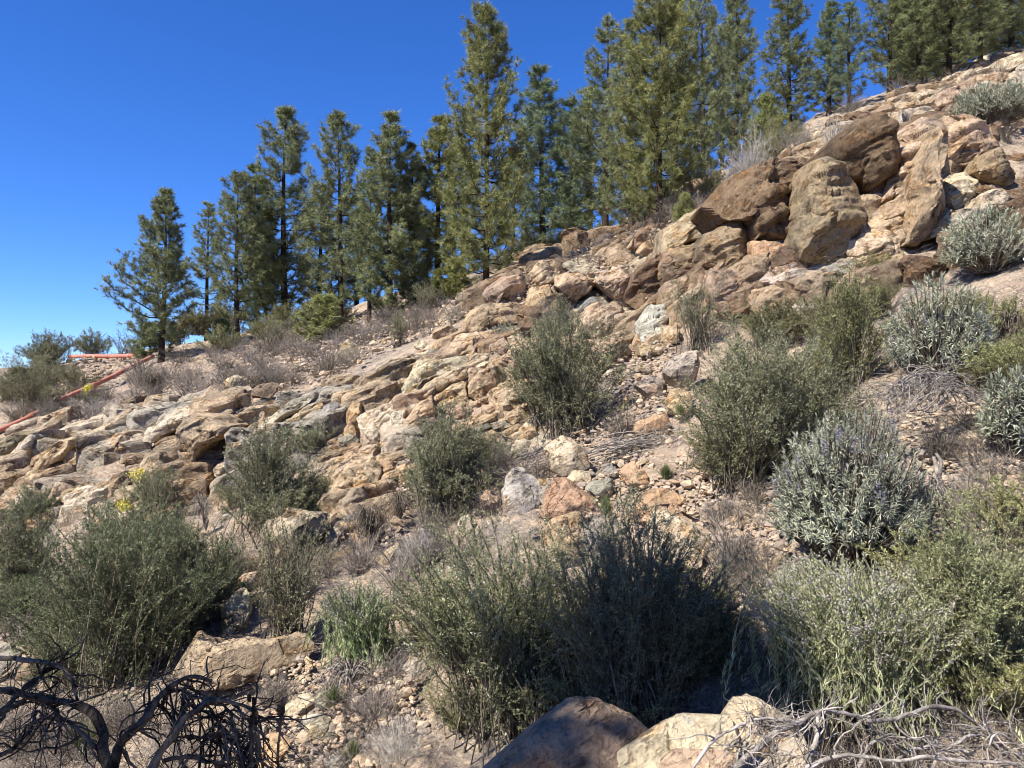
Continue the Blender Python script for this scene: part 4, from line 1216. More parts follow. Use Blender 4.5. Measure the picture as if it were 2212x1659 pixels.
# ------------------------------------------------------------------ pines
def pine_mesh(seed, H=12.0, W=1.7, clear=0.06, whorls=24, per=5, tuft=32, nl=0.29, droop=0.25, asym=None, lean=0.0, top=0.22, dens=1.0, gaps=0.12, trunk_r=0.15):
    rs = np.random.RandomState(seed)
    # trunk
    K = 14
    t = np.linspace(0, 1, K)
    ph = rs.uniform(0, 6.28, 2)
    tx = lean * H * t + 0.010 * H * np.sin(3 * t + ph[0]) * t
    ty = 0.010 * H * np.sin(2.5 * t + ph[1]) * t
    trunk = np.stack([tx, ty, H * t - 0.25 * (1 - t)], 1)
    tr = trunk_r * (1 - t) ** 0.85 + 0.012
    tr[0] *= 1.25
    parts_w = [tubes(trunk[None], tr[None], 7)]
    tp = lambda s: np.array([np.interp(s, t, trunk[:, k]) for k in range(3)])
    BP, BR, TP, TD, SB, SE = [], [], [], [], [], []
    for w in range(whorls):
        s = clear + (0.985 - clear) * max(0.0, (w + rs.uniform(-.35, .35)) / (whorls - 1.0)) ** 0.92
        s = min(max(s, clear * 0.7), 0.985)
        q = (s - clear) / (1 - clear)
        prof = (min(1.0, 0.62 + 1.6 * q) if q < .25 else 1.0) * (1 - max(0, q - .15) / .85) ** 0.58 * (1 - top) + top * (1 - q) ** .4 * 0.9
        a0 = rs.uniform(0, 6.28)
        for b in range(per):
            if rs.rand() < gaps:
                continue
            az = a0 + 6.283 * b / per + rs.uniform(-.45, .45)
            L = W * prof * rs.uniform(0.6, 1.25)
            if asym is not None:
                L *= asym(az, q)
            L = max(L, 0.18)
            up = rs.uniform(0.15, 0.5) + 0.55 * q
            d = np.array([math.cos(az), math.sin(az), 0])
            kk = np.linspace(0, 1, 6)
            o = tp(s)
            P = o + d * (L * kk)[:, None] + np.array([0, 0, 1]) * (L * (up * kk * 0.55 + 0.45 * kk ** 2.4 - droop * np.sin(kk * 3.14) * .5))[:, None]
            P[1:] += rs.normal(size=(5, 3)) * 0.03 * L
            BP.append(P); BR.append(np.linspace(0.012 + 0.016 * L, 0.006, 6))
            # shoots with tufts
            m = max(3, int(round((5.5 + 10.0 * L) * dens)))
            for j in range(m):
                u = 1.0 if j == 0 else rs.uniform(0.22, 1.0) ** 0.8
                base = np.array([np.interp(u, kk, P[:, c]) for c in range(3)])
                tang = P[-1] - P[-2] if u > .8 else d * .6 + np.array([0, 0, .3])
                tang = tang / np.linalg.norm(tang)
                off = rs.normal(size=3) * [1, 1, .6]
                sd = norm(tang * 0.8 + off * 0.65 + np.array([0, 0, .35]))
                sl = rs.uniform(0.12, 0.42) * (0.45 + 0.55 * min(L, 1.6)) if j else 0.03
                e = base + sd * sl
                if j:
                    SB.append(base); SE.append(e)
                TP.append(e); TD.append(norm(sd + [0, 0, .25]))
    # leader tufts
    for k in range(5):
        TP.append(tp(1 - 0.02 * k) + rs.normal(size=3) * .04); TD.append(norm(np.array([0, 0, 1]) + rs.normal(size=3) * .35))
    parts_w.append(tubes(np.array(BP), np.array(BR), 3))
    SB, SE = np.array(SB), np.array(SE)
    parts_w.append(blades(SB, norm(SE - SB), np.linalg.norm(SE - SB, axis=1), 0.022, rs))
    TP, TD = np.array(TP), np.array(TD)
    n = len(TP)
    pos = np.repeat(TP, tuft, 0); dr = np.repeat(TD, tuft, 0)
    v = norm(rs.normal(size=(n * tuft, 3)))
    nd = norm(dr * rs.uniform(0.15, 1.0, (n * tuft, 1)) + v * 0.85 + np.array([0, 0, -droop * 0.9]))
    back = rs.uniform(0, 0.16, (n * tuft, 1))
    pos = pos - dr * back
    ln = nl * rs.uniform(0.65, 1.15, n * tuft) * np.repeat(rs.uniform(.6, 1.25, n), tuft)
    nv, nf = blades(pos, nd, ln, 0.020, rs)
    return parts_w, (nv, nf)

PINES = []
def make_pine(seed, **kw):
    w, n = pine_mesh(seed, **kw)
    mw = mk_mesh('trunk', w, [M_BARK], True)
    mn = mk_mesh('crown', [n], [M_NEEDLE])
    return mw, mn
def asym_lone(az, q):
    k = 1 + 0.38 * max(0, -math.cos(az)) * (1 if q < .55 else .6) - 0.25 * max(0, math.cos(az))
    k *= (1.15 - .75 * max(0, q - .35))
    return k
PV = {
    'lone': (make_pine(11, H=9.0, W=1.45, clear=0.14, whorls=19, per=6, tuft=30, nl=0.24, droop=0.10, asym=asym_lone, lean=0.03, gaps=0.12, top=.22, trunk_r=0.13, dens=1.35), 9.0, 1.7),
    'a': (make_pine(21, H=12.0, W=1.75, whorls=25, per=5), 12.0, 1.75),
    'b': (make_pine(22, H=12.0, W=1.9, whorls=22, per=5, clear=.12, gaps=.15), 12.0, 1.9),
    'c': (make_pine(23, H=12.0, W=1.5, whorls=27, per=5, top=.3, droop=.4), 12.0, 1.5),
    'd': (make_pine(24, H=13.0, W=2.3, whorls=26, per=6, tuft=34, dens=1.1), 13.0, 2.3),
    'e': (make_pine(25, H=12.0, W=1.6, whorls=20, per=4, clear=.16, gaps=.2), 12.0, 1.6),
    'young': (make_pine(26, H=2.2, W=0.8, clear=.03, whorls=10, per=5, tuft=22, nl=.2, trunk_r=.04, dens=1.3), 2.2, .8),
}
USED = {}
def pine(var, x, top, base, hw, label, col=(1, 1, 1), y=None, group='pines along the crest of the slope', rz=None):
    """x, top, base, half width in the 2212 px view; base on the slope, or a given distance y behind the crest"""
    s = 1024 / 2212
    if y is None:
        y = hit(x * s, base * s)
    X = (x * s - 512) / FPX * y
    z = gz(X, y)
    zt = CZ + (384 - top * s) / FPX * y
    (mw, mn), H0, W0 = PV[var]
    k = max(zt - z, 1.0) / H0
    kw = (1.22 if x < 1450 else 1.02) * (hw * s / FPX * y) / W0
    kw = min(max(kw, 0.6 * k), 1.7 * k)
    root = USED.get(var)
    if root is None:
        r = link('pine_tree', None)
        link('trunk', mw, r); link('crown', mn, r)
        USED[var] = r
    else:
        r = copy_tree(root)
    r.location = (X, y, z - 0.05)
    r.scale = (kw, kw, k)
    r.rotation_euler = (0, 0, (0 if var == 'lone' else (x * 1.7) % 6.28) if rz is None else rz)
    for ch in r.children:
        if ch.name.startswith('crown'):
            ch.color = (*col, 1)
    tag(r, label, 'pine tree', group)
    return r
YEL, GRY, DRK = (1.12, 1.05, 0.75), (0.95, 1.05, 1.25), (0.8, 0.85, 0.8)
pine('lone', 348, 408, 775, 66, 'lone sparse pine standing apart left of the row, bare trunk showing below')
pine('e', 447, 440, 722, 42, 'thin pine with a bare lower trunk first at the left end of the dense row')
pine('b', 512, 372, 722, 58, 'slim pine just left of the tall dark one, in front of open sky')
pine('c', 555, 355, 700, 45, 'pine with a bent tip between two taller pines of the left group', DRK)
pine('a', 615, 232, 690, 76, 'tallest pine of the left group with a straight dark trunk')
pine('b', 735, 247, 690, 66, 'second tall pine of the left group, full crown down to the ground')
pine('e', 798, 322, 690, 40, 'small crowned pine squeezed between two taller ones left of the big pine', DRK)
pine('c', 842, 240, 682, 62, 'narrow pointed pine midway between the left group and the big pine')
pine('a', 893, 310, 660, 46, 'lower pine with a bare trunk just left of the big pine')
pine('c', 945, 250, 640, 60, 'yellowish pine leaning on the left side of the big pine', YEL)
pine('d', 1050, 15, 618, 88, 'biggest free standing pine in the middle, dense broad crown and dark core', (1.05, 1.0, 0.8))
pine('c', 1172, 143, 540, 64, 'grey green pine with hanging needles right of the biggest pine', GRY)
pine('c', 1238, 213, 520, 52, 'shorter pine at the right shoulder of the grey green one', GRY)
pine('e', 1308, 45, 510, 66, 'pine with a bare spindly tip left of the thick right hand group')
pine('d', 1425, -60, 480, 92, 'broad pine with yellow green lower branches behind the scree', (1.08, 1.02, .8))
pine('a', 1365, 40, 500, 66, 'pine with a full crown touching the left of the broad yellow green pine')
pine('b', 1518, -50, 400, 62, 'tall pine with a bare dark trunk above the dry bushes')
pine('c', 1590, -40, 350, 52, 'narrow tall pine at the left edge of a blue sky gap')
pine('a', 1705, -40, 275, 68, 'pine standing between two gaps of blue sky upper right')
pine('c', 1790, 5, 245, 50, 'pine with twin tips, the left one, right of the sky gap', GRY)
pine('e', 1835, 8, 240, 48, 'slim pine whose tip joins its twin tipped neighbour', GRY)
pine('b', 1922, -110, 200, 66, 'pine with the darkest thick bare trunk in the upper right')
pine('a', 1985, -140, 185, 62, 'pine right behind the darkest trunk in the upper right')
pine('d', 2050, -160, 165, 80, 'dense pine above the pale slabs near the upper right corner')
pine('b', 2118, -170, 140, 66, 'pine with a dark trunk over the ridge slabs in the corner', DRK)
pine('a', 2185, -180, 118, 70, 'last pine in the upper right corner')
BK = 'back row of pines behind the crest'
LB = 'pine of the back row, mostly hidden behind the front pines'
for k, (x, tp_, yy, hw, v) in enumerate([(1460, -30, 46, 70, 'a'), (1560, 60, 47, 60, 'b'), (1275, 190, 44, 55, 'a'),
                                         (1110, 330, 43, 55, 'b'), (1000, 300, 43, 55, 'a'), (870, 380, 42, 50, 'b'), (690, 400, 42, 55, 'c'), (770, 420, 43, 55, 'a'),
                                         (575, 450, 41, 45, 'b'), (1955, -40, 50, 60, 'c'), (2020, -60, 48, 60, 'a'), (2085, -60, 48, 70, 'a'), (2150, -60, 46, 60, 'c'), (2212, -60, 46, 60, 'b')]):
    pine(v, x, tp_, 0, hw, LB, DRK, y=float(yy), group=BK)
pine('young', 985, 560, 640, 40, 'bushy young yellow green pine at the foot of the biggest pine', (1.15, 1.1, .8), group='young pines')
pine('young', 700, 640, 735, 48, 'bushy young pine at the foot of the second tall pine', (1.15, 1.1, .9), group='young pines')
pine('young', 480, 690, 740, 40, 'low young pine between the bare trunks of the left group', (1.1, 1.1, .8), group='young pines')
pine('young', 1480, 470, 500, 26, 'tiny bright young pine on the edge of the scree', (1.1, 1.05, .8), group='young pines')
pine('young', 1655, 210, 270, 40, 'young yellow green pine under the sky gap upper right', (1.1, 1.08, .8), group='young pines')
pine('young', 325, 700, 770, 55, 'drooping low branches of a young pine at the foot of the lone pine', (.85, .9, .85), group='young pines')
pine('young', 40, 800, 850, 30, 'dark young pine at the left edge beside the green broom bush', (.9, .9, .8), group='young pines')
# ------------------------------------------------------------------ shrubs
def bez(b, c, e, K):
    t = np.linspace(0, 1, K)[None, :, None]
    return b[:, None] * (1 - t) ** 2 + 2 * c[:, None] * t * (1 - t) + e[:, None] * t * t

def along(P, i, t):
    """points and tangents on paths P (N,K,3) of index i at parameter t"""
    K = P.shape[1]
    s = np.clip(t * (K - 1), 0, K - 1.001)
    k = s.astype(int); f = (s - k)[:, None]
    a, b = P[i, k], P[i, k + 1]
    return a * (1 - f) + b * f, norm(b - a)

def stems_fan(rs, n, W, H, spread=0.12, dome=0.55, lean=(0, 0), lo=0.72, droop=0.0):
    az = rs.uniform(0, 6.283, n)
    rho = np.sqrt(rs.rand(n))
    tip = np.stack([W * rho * np.cos(az), W * rho * np.sin(az) * 0.9, H * (1 - dome * rho ** 2) * rs.uniform(lo, 1.06, n)], 1)
    tip[:, 0] += lean[0] * tip[:, 2]; tip[:, 1] += lean[1] * tip[:, 2]
    base = np.stack([rs.normal(size=n) * spread * W, rs.normal(size=n) * spread * W, np.full(n, -0.3)], 1)
    ctl = base + (tip - base) * np.array([0.30, 0.30, 0.62]) + rs.normal(size=(n, 3)) * 0.05 * H
    tip[:, 2] -= droop * H * rho
    P = bez(base, ctl, tip, 7)
    P[:, 1:] += rs.normal(size=(n, 6, 3)) * 0.008 * H
    return P

def twigs_on(rs, P, n, t0, H, ln, up=0.3, spreadf=0.65):
    i = rs.randint(0, len(P), n)
    t = t0 + (1 - t0) * rs.rand(n) ** 0.8
    p, tg = along(P, i, t)
    d = norm(tg * 0.8 + rs.normal(size=(n, 3)) * spreadf + [0, 0, up])
    L = H * ln * rs.uniform(0.4, 1.2, n) * (1.25 - 0.6 * t)
    c = p + d * L[:, None] * .5 + rs.normal(size=(n, 3)) * 0.03 * H * ln * 3
    e = p + d * L[:, None]
    return bez(p, c, e, 4)

def broom_mesh(seed, W, H, ns=70, nt=900, nlv=14000, leaf=0.030, lw=0.011, dome=0.55, lean=(0, 0), t0=0.28, stem_r=0.012, lo=.7, leafm=None, bloom=0, twl=0.2, droop=0.0, sprigs=0):
    rs = np.random.RandomState(seed)
    nlv = int(nlv * 1.5)
    P = stems_fan(rs, ns, W * 1.08, H, spread=.26, dome=dome, lean=lean, lo=lo, droop=droop)
    w_ = P[:, -1] * [1.1 / W, 1.1 / W, 0] + seed % 97
    off = np.stack([fbm(w_, 2, 1), fbm(w_ + 9, 2, 2), 1.1 * fbm(w_ + 5, 2, 3)], 1) * [.45 * W, .45 * W, .45 * H]
    P = P + off[:, None, :] * (np.linspace(0, 1, 7) ** 1.5)[None, :, None]
    if sprigs:   # long shoots that stand out of the outline
        Q = stems_fan(rs, sprigs, W * .95, H * 1.10, dome=.45, lean=lean, lo=.85)
        P = np.concatenate([P, Q])
    T = twigs_on(rs, P, nt, t0, H, twl)
    st = [tubes(P, np.linspace(1, .22, 7)[None] * stem_r * rs.uniform(.5, 1.4, (len(P), 1)), 3),
          blades(T[:, 0], norm(T[:, -1] - T[:, 0]), np.linalg.norm(T[:, -1] - T[:, 0], axis=1), stem_r * .55, rs)]
    i = rs.randint(0, len(T), nlv); t = rs.uniform(.05, 1, nlv)
    p, tg = along(T, i, t)
    k = nlv // 5
    i2 = rs.randint(0, len(P), k); p2, tg2 = along(P, i2, 0.55 + .45 * rs.rand(k))
    p = np.concatenate([p, p2]); tg = np.concatenate([tg, tg2])
    d = norm(tg * 1.1 + rs.normal(size=p.shape) * 0.5)
    p = p + rs.normal(size=p.shape) * leaf * .35
    lv = blades(p, d, leaf * 1.05 * rs.uniform(.6, 1.3, len(p)), lw * 1.25 * rs.uniform(.7, 1.2, len(p)), rs)
    out = [('stem', st, M_STEM), ('foliage', [lv], leafm or M_BROOM)]
    if bloom:
        i = rs.randint(0, len(T), bloom); p, tg = along(T, i, np.ones(bloom))
        d = norm(rs.normal(size=(bloom, 3)))
        out.append(('blossom', [diamonds(p, d, 0.03, 0.022, rs)], M_WHITEB))
    return out

def echium_mesh(seed, W, H, ns=180, per=24, leaf=0.105, lw=0.011, spikes=40, dome=0.5, lean=(0, 0), leafm=None, low=0.25):
    """rounded shrub, a rosette of narrow leaves at the end of every shoot"""
    rs = np.random.RandomState(seed)
    az = rs.uniform(0, 6.283, ns)
    u = rs.rand(ns)
    el = np.arcsin(np.clip(low * -0.3 + (1 + low * .3) * u, -.2, 1))
    rr = rs.uniform(.82, 1.05, ns) * (1 - .25 * (rs.rand(ns) < .3))
    tip = np.stack([W * np.cos(el) * np.cos(az) * rr, W * .9 * np.cos(el) * np.sin(az) * rr, H * (.30 + .66 * np.sin(el)) * rr], 1)
    tip[:, 0] += lean[0] * tip[:, 2]; tip[:, 1] += lean[1] * tip[:, 2]
    base = rs.normal(size=(ns, 3)) * [W * .1, W * .1, 0] + [0, 0, -.05]
    ctl = base + (tip - base) * [.45, .45, .35] + rs.normal(size=(ns, 3)) * .05 * W
    P = bez(base, ctl, tip, 7)
    st = [tubes(P, np.linspace(1, .35, 7)[None] * .011 * rs.uniform(.6, 1.6, (ns, 1)), 4)]
    ax = norm(P[:, -1] - P[:, -3] + [0, 0, .25 * W])
    n = ns * per
    A = np.repeat(ax, per, 0)
    v = rs.normal(size=(n, 3)); v = norm(v - A * np.sum(v * A, 1, keepdims=True))
    th = np.tile(np.linspace(.15, 1.75, per), ns) + rs.uniform(-.15, .15, n)
    d = norm(A * np.cos(th)[:, None] + v * np.sin(th)[:, None])
    p = np.repeat(tip, per, 0) + A * np.tile(np.linspace(.03, -.10, per), ns)[:, None]
    L = leaf * rs.uniform(.7, 1.2, n)
    # two pieces per leaf so that the ends bend down
    side = norm(np.cross(d, A + rs.normal(size=(n, 3)) * .2)) * (lw * .5)
    m = p + d * L[:, None] * .55
    e = p + d * L[:, None] + np.array([0, 0, -.22]) * L[:, None]
    V = np.stack([p - side * .5, p + side * .5, m + side, m - side, e], 1).reshape(-1, 3)
    q = np.arange(n)[:, None] * 5
    lv4 = (V, np.concatenate([q + 0, q + 1, q + 2, q + 3], 1))
    lv3 = (np.zeros((0, 3)), np.concatenate([q + 3, q + 2, q + 4], 1) - 0)
    out = [('stem', st, M_STEM), ('foliage', [lv4, (np.zeros((0, 3)), lv3[1] - len(V))], leafm or M_SILVER)]
    if spikes:
        k = rs.choice(ns, spikes, replace=False)
        k = k[np.argsort(-tip[k, 2])][: max(4, int(spikes * .8))]
        m_ = 46
        b = np.repeat(tip[k], m_, 0); a = norm(np.repeat(ax[k], m_, 0) * .5 + [0, 0, 1])
        h = np.tile(np.linspace(0, 1, m_), len(k))
        v = norm(rs.normal(size=(len(b), 3)) * [1, 1, .3])
        p = b + a * (h * .15)[:, None] + v * (.015 * (1.1 - h))[:, None]
        out.append(('bloom', [diamonds(p, norm(v + [0, 0, .4]), .022, .014, rs)], M_BLOOM))
    return out

def spike_mesh(seed, W, H, ns=240, leaf=.055, lw=.0075, per=70, dome=.4, lean=(0, 0), bloom=.4, leafm=None):
    """many upright leafy shoots, narrowing to a flower spike"""
    rs = np.random.RandomState(seed)
    P = stems_fan(rs, ns, W, H, spread=.5, dome=dome, lean=lean, lo=.75)
    st = [tubes(P, np.linspace(1, .3, 7)[None] * .006 * np.ones((ns, 1)), 3)]
    n = ns * per
    i = np.repeat(np.arange(ns), per)
    t = .30 + .70 * rs.rand(n)
    p, tg = along(P, i, t)
    v = norm(rs.normal(size=(n, 3)))
    d = norm(tg * 1.0 + v * .62 + [0, 0, .15])
    L = leaf * (1.25 - .95 * np.clip((t - .5) / .5, 0, 1)) * rs.uniform(.7, 1.2, n)
    lv = blades(p, d, L, lw * 1.5, rs)
    out = [('stem', st, M_STEM), ('foliage', [lv], leafm or M_SPIKE)]
    if bloom:
        k = np.nonzero(rs.rand(ns) < bloom)[0]
        m_ = 40
        i = np.repeat(k, m_); t = .84 + .16 * rs.rand(len(i))
        p, tg = along(P, i, t)
        v = norm(rs.normal(size=(len(i), 3)))
        p = p + v * (.028 * (1.08 - t) / .24)[:, None]
        out.append(('bloom', [diamonds(p, norm(v + tg * .6), .016, .011, rs)], M_BLOOM2))
    return out
M_BLOOM2 = mat_leaf('pinkish_spike_bloom', (0.36, 0.34, 0.24), (0.44, 0.38, 0.33), (0.36, 0.32, 0.40), 0.7, 0.12)

def dry_mesh(seed, W, H, ns=60, nt=700, r=.005, dome=.5, lean=(0, 0), mat=None, twl=.3, lo=.5):
    rs = np.random.RandomState(seed)
    P = stems_fan(rs, ns, W, H, dome=dome, lean=lean, lo=lo)
    T = twigs_on(rs, P, nt, .2, H, twl, up=.15, spreadf=.75)
    T2 = twigs_on(rs, T, int(nt * 1.6), .2, H, twl * .45, up=.1, spreadf=.8)
    w = [tubes(P, np.linspace(1, .3, 7)[None] * r * rs.uniform(.5, 1.5, (ns, 1)), 3),
         blades(T[:, 0], norm(T[:, -1] - T[:, 0]), np.linalg.norm(T[:, -1] - T[:, 0], axis=1), r * 1.0, rs)]
    b = T2[:, 0]; e = T2[:, -1]
    L = np.linalg.norm(e - b, axis=1)
    w.append(blades(b, norm(e - b), L, r * .9, rs))
    return [('twig', w, mat or M_DRY)]

def arching_mesh(seed, W, H, ns=50, r=.006, mat=None, hang=.5):
    """dead shrub whose branches arch over and hang down"""
    rs = np.random.RandomState(seed)
    az = rs.uniform(0, 6.283, ns)
    rho = rs.uniform(.4, 1, ns)
    K = 9
    t = np.linspace(0, 1, K)[None, :]
    x = (W * rho)[:, None] * t ** 1.1
    zz = H * rs.uniform(.6, 1.05, ns)[:, None] * (np.sin(t * 3.0 * .85) ** .9) * (1 - hang * t * .4)
    P = np.stack([x * np.cos(az)[:, None], x * np.sin(az)[:, None], zz], -1)
    P[:, 1:] += rs.normal(size=(ns, K - 1, 3)) * .025 * H
    T = twigs_on(rs, P, ns * 6, .35, H, .28, up=-.45, spreadf=.6)
    return [('branch', [tubes(P, np.linspace(1, .25, K)[None] * r * rs.uniform(.6, 1.6, (ns, 1)), 4), tubes(T, np.linspace(.45, .2, 4)[None] * r * np.ones((len(T), 1)), 3)], mat or M_PALE)]

def make_shrub(name, parts):
    r = link(name, None)
    for nm, geo, m in parts:
        o = link(nm, mk_mesh(nm, geo, [m], nm in ('stem', 'branch', 'twig')), r)
        if nm in ('bloom', 'blossom'):
            o['kind'] = 'stuff'
    return r

def spot(x, base, top, hw, y=None):
    s = 1024 / 2212
    if y is None:
        y = hit(x * s, base * s)
    H = (base - top) * s / FPX * y
    W = hw * s / FPX * y
    q = at(x * s, base * s, y)
    return q, W, H, y

def shrub(kind, name, x, base, top, hw, label, cat='shrub', group=None, y=None, col=None, seed=None, **kw):
    q, W, H, y = spot(x, base, top, hw, y)
    sd = seed or int(x * 7 + base)
    r = make_shrub(name, kind(sd, W, H, **kw))
    r.location = q + np.array([0, .35 * W, 0])
    if col is not None:
        for c in r.children:
            if c.name.startswith(('foliage', 'twig')):
                c.color = (*col, 1)
    tag(r, label, cat, group)
    return r

BR = 'green broom bushes'
shrub(broom_mesh, 'broom_bush', 1225, 935, 685, 122, 'rounded dark green bush alone in mid slope right of the central outcrop', group=BR, ns=110, nt=1900, nlv=36000, leaf=.034, lw=.012, dome=.35, sprigs=14, t0=.15)
shrub(broom_mesh, 'broom_bush', 945, 1125, 905, 100, 'upright feathery green bush below the central outcrop', group=BR, ns=80, nt=1000, nlv=15000, leaf=.034, dome=.4, lean=(.12, 0), sprigs=16)
shrub(broom_mesh, 'broom_bush', 560, 1130, 925, 130, 'grey green bush leaning right with cream specks, below the slanted grey slabs', group=BR, ns=80, nt=1300, nlv=20000, leaf=.034, dome=.4, lean=(.35, 0), bloom=350, sprigs=18)
shrub(broom_mesh, 'broom_bush', 1655, 1045, 700, 190, 'largest dark green bush under the tall brown cliff', group=BR, ns=130, nt=2400, nlv=38000, leaf=.034, lw=.011, dome=.4, lean=(.12, 0), sprigs=26, t0=.15)
shrub(broom_mesh, 'broom_bush', 1840, 830, 600, 95, 'thin olive bush climbing from the largest bush towards the brown cliff', group=BR, ns=60, nt=900, nlv=12000, leaf=.036, dome=.35, sprigs=20, col=(1.1, 1.08, .85))
shrub(broom_mesh, 'broom_bush', 225, 1520, 1130, 215, 'huge deep green bush filling the lower left, black inside', group=BR, col=(.80, .90, .80), ns=150, nt=3400, nlv=56000, leaf=.028, lw=.010, dome=.35, sprigs=26, t0=.12, lean=(.05, 0))
shrub(broom_mesh, 'broom_bush', 410, 1390, 1150, 110, 'right shoulder of deep green growth in front of the pale slanting rock', group=BR, col=(.85, .92, .85), ns=80, nt=1400, nlv=20000, leaf=.028, lw=.010, dome=.4, sprigs=14)
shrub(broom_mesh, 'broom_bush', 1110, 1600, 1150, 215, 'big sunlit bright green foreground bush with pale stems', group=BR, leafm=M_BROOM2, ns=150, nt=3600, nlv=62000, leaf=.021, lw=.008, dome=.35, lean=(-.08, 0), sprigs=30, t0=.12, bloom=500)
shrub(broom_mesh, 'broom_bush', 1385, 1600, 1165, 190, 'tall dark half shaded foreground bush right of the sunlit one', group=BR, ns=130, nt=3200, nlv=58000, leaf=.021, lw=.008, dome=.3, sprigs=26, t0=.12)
shrub(broom_mesh, 'broom_bush', 610, 1400, 1170, 85, 'thin twiggy green bush between the pale slanting rock and the spiky plants', group=BR, ns=80, nt=1400, nlv=6000, leaf=.028, dome=.3, sprigs=10)
shrub(broom_mesh, 'broom_bush', 25, 1300, 1080, 75, 'dark bush cut by the left edge above the dead branches', group=BR, ns=60, nt=900, nlv=14000, leaf=.03, dome=.4)
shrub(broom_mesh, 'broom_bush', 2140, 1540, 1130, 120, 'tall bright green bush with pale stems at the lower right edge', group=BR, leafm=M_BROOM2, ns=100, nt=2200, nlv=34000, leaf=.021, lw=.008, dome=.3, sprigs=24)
shrub(broom_mesh, 'broom_bush', 1500, 1480, 1290, 90, 'low shaded green bush between the big foreground bushes and the spiky thicket', group=BR, ns=70, nt=1200, nlv=16000, leaf=.024, lw=.009, dome=.4, sprigs=10)
shrub(broom_mesh, 'broom_bush', 1510, 745, 615, 58, 'sparse greyish bush before the brown cliff, left of the largest bush', group=BR, ns=60, nt=700, nlv=3800, leaf=.034, dome=.3, sprigs=10)
shrub(broom_mesh, 'broom_bush', 330, 1130, 1000, 70, 'thin green growth under the left ledge', group=BR, ns=50, nt=600, nlv=5000, leaf=.03, dome=.4, sprigs=10)
shrub(broom_mesh, 'broom_bush', 85, 800, 722, 62, 'dense green bush on the left skyline', group=BR, ns=90, nt=1200, nlv=14000, leaf=.06, lw=.016, dome=.35, sprigs=20, stem_r=.01)
shrub(broom_mesh, 'broom_bush', 195, 768, 715, 40, 'low rounded green bush on the left skyline above the level pipe', group=BR, ns=70, nt=700, nlv=8000, leaf=.06, lw=.016, dome=.4, sprigs=30, stem_r=.01)
shrub(broom_mesh, 'broom_bush', 60, 905, 775, 80, 'grey olive bush above the lower end of the sloping pipe', group=BR, ns=100, nt=1400, nlv=9000, leaf=.05, lw=.014, dome=.4, sprigs=20, col=(.95, .92, .9))
shrub(broom_mesh, 'broom_bush', 160, 850, 785, 50, 'thin grey green bush behind the sloping pipe', group=BR, ns=60, nt=900, nlv=4000, leaf=.05, lw=.014, dome=.4, sprigs=12, col=(.95, .9, .85))
shrub(broom_mesh, 'broom_bush', 920, 672, 605, 36, 'upright wiry grey green bush left of the biggest pine foot', group=BR, ns=90, nt=500, nlv=2500, leaf=.05, dome=.2, sprigs=10)
shrub(broom_mesh, 'broom_bush', 598, 752, 690, 42, 'wiry bush under the tallest pine of the left group', group=BR, ns=90, nt=500, nlv=2500, leaf=.05, dome=.3, sprigs=10)
shrub(broom_mesh, 'broom_bush', 860, 735, 682, 24, 'small wiry green bush alone on the scree', group=BR, ns=50, nt=300, nlv=1400, leaf=.05, dome=.25)
shrub(broom_mesh, 'broom_bush', 1900, 590, 540, 50, 'small grassy green bush at the foot of the brown cliff', group=BR, ns=50, nt=500, nlv=2600, leaf=.04, dome=.3, sprigs=14, col=(1.2, 1.15, .8))
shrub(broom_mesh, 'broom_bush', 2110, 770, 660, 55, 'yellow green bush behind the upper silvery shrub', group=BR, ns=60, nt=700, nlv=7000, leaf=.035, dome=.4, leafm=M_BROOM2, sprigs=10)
EC = 'silvery rosette shrubs'
shrub(echium_mesh, 'silvery_shrub', 1855, 1235, 885, 165, 'largest rounded silvery green shrub with violet flower spikes', group=EC, ns=820, per=28, leaf=.070, lw=.0080, spikes=44, lean=(.02, 0))
shrub(echium_mesh, 'silvery_shrub', 2050, 830, 590, 112, 'silvery green shrub in the middle of the right side above the dead arching branches', group=EC, ns=360, per=24, leaf=.095, lw=.0115, spikes=20)
shrub(echium_mesh, 'silvery_shrub', 2150, 580, 440, 90, 'silvery shrub at the right edge below the brown cliff', group=EC, ns=380, per=20, leaf=.10, lw=.013, spikes=0, low=.6)
shrub(echium_mesh, 'silvery_shrub', 2160, 265, 170, 85, 'grey silvery shrub in the upper right under the ridge slabs', group=EC, ns=420, per=16, leaf=.13, lw=.017, spikes=0)
shrub(echium_mesh, 'silvery_shrub', 2205, 990, 790, 60, 'silvery shrub cut by the right edge beside the dead arching branches', group=EC, ns=120, per=22, leaf=.115, lw=.014, spikes=0)
shrub(echium_mesh, 'silvery_shrub', 1790, 810, 700, 38, 'small silvery rosettes between the largest dark bush and the dead arching branches', group=EC, ns=60, per=22, leaf=.12, lw=.014, spikes=0)
shrub(echium_mesh, 'silvery_shrub', 1095, 745, 700, 45, 'low grey silvery mound above the mid slope bush', group=EC, ns=90, per=16, leaf=.10, lw=.013, spikes=0, low=.6)
SP = 'spiky flowering thickets'
shrub(spike_mesh, 'spiky_thicket', 1915, 1580, 1225, 262, 'broad light green thicket of upright flower spikes in the lower right', group=SP, ns=760, per=85, leaf=.05, lw=.0075, lean=(-.10, 0), dome=.25, bloom=.30)
shrub(spike_mesh, 'spiky_thicket', 770, 1440, 1262, 92, 'smaller light green thicket of upright spikes left of the sunlit foreground bush', group=SP, ns=230, per=70, leaf=.06, lw=.009, dome=.25, bloom=.25, lean=(-.04, 0), col=(.95, 1.05, 1.0))
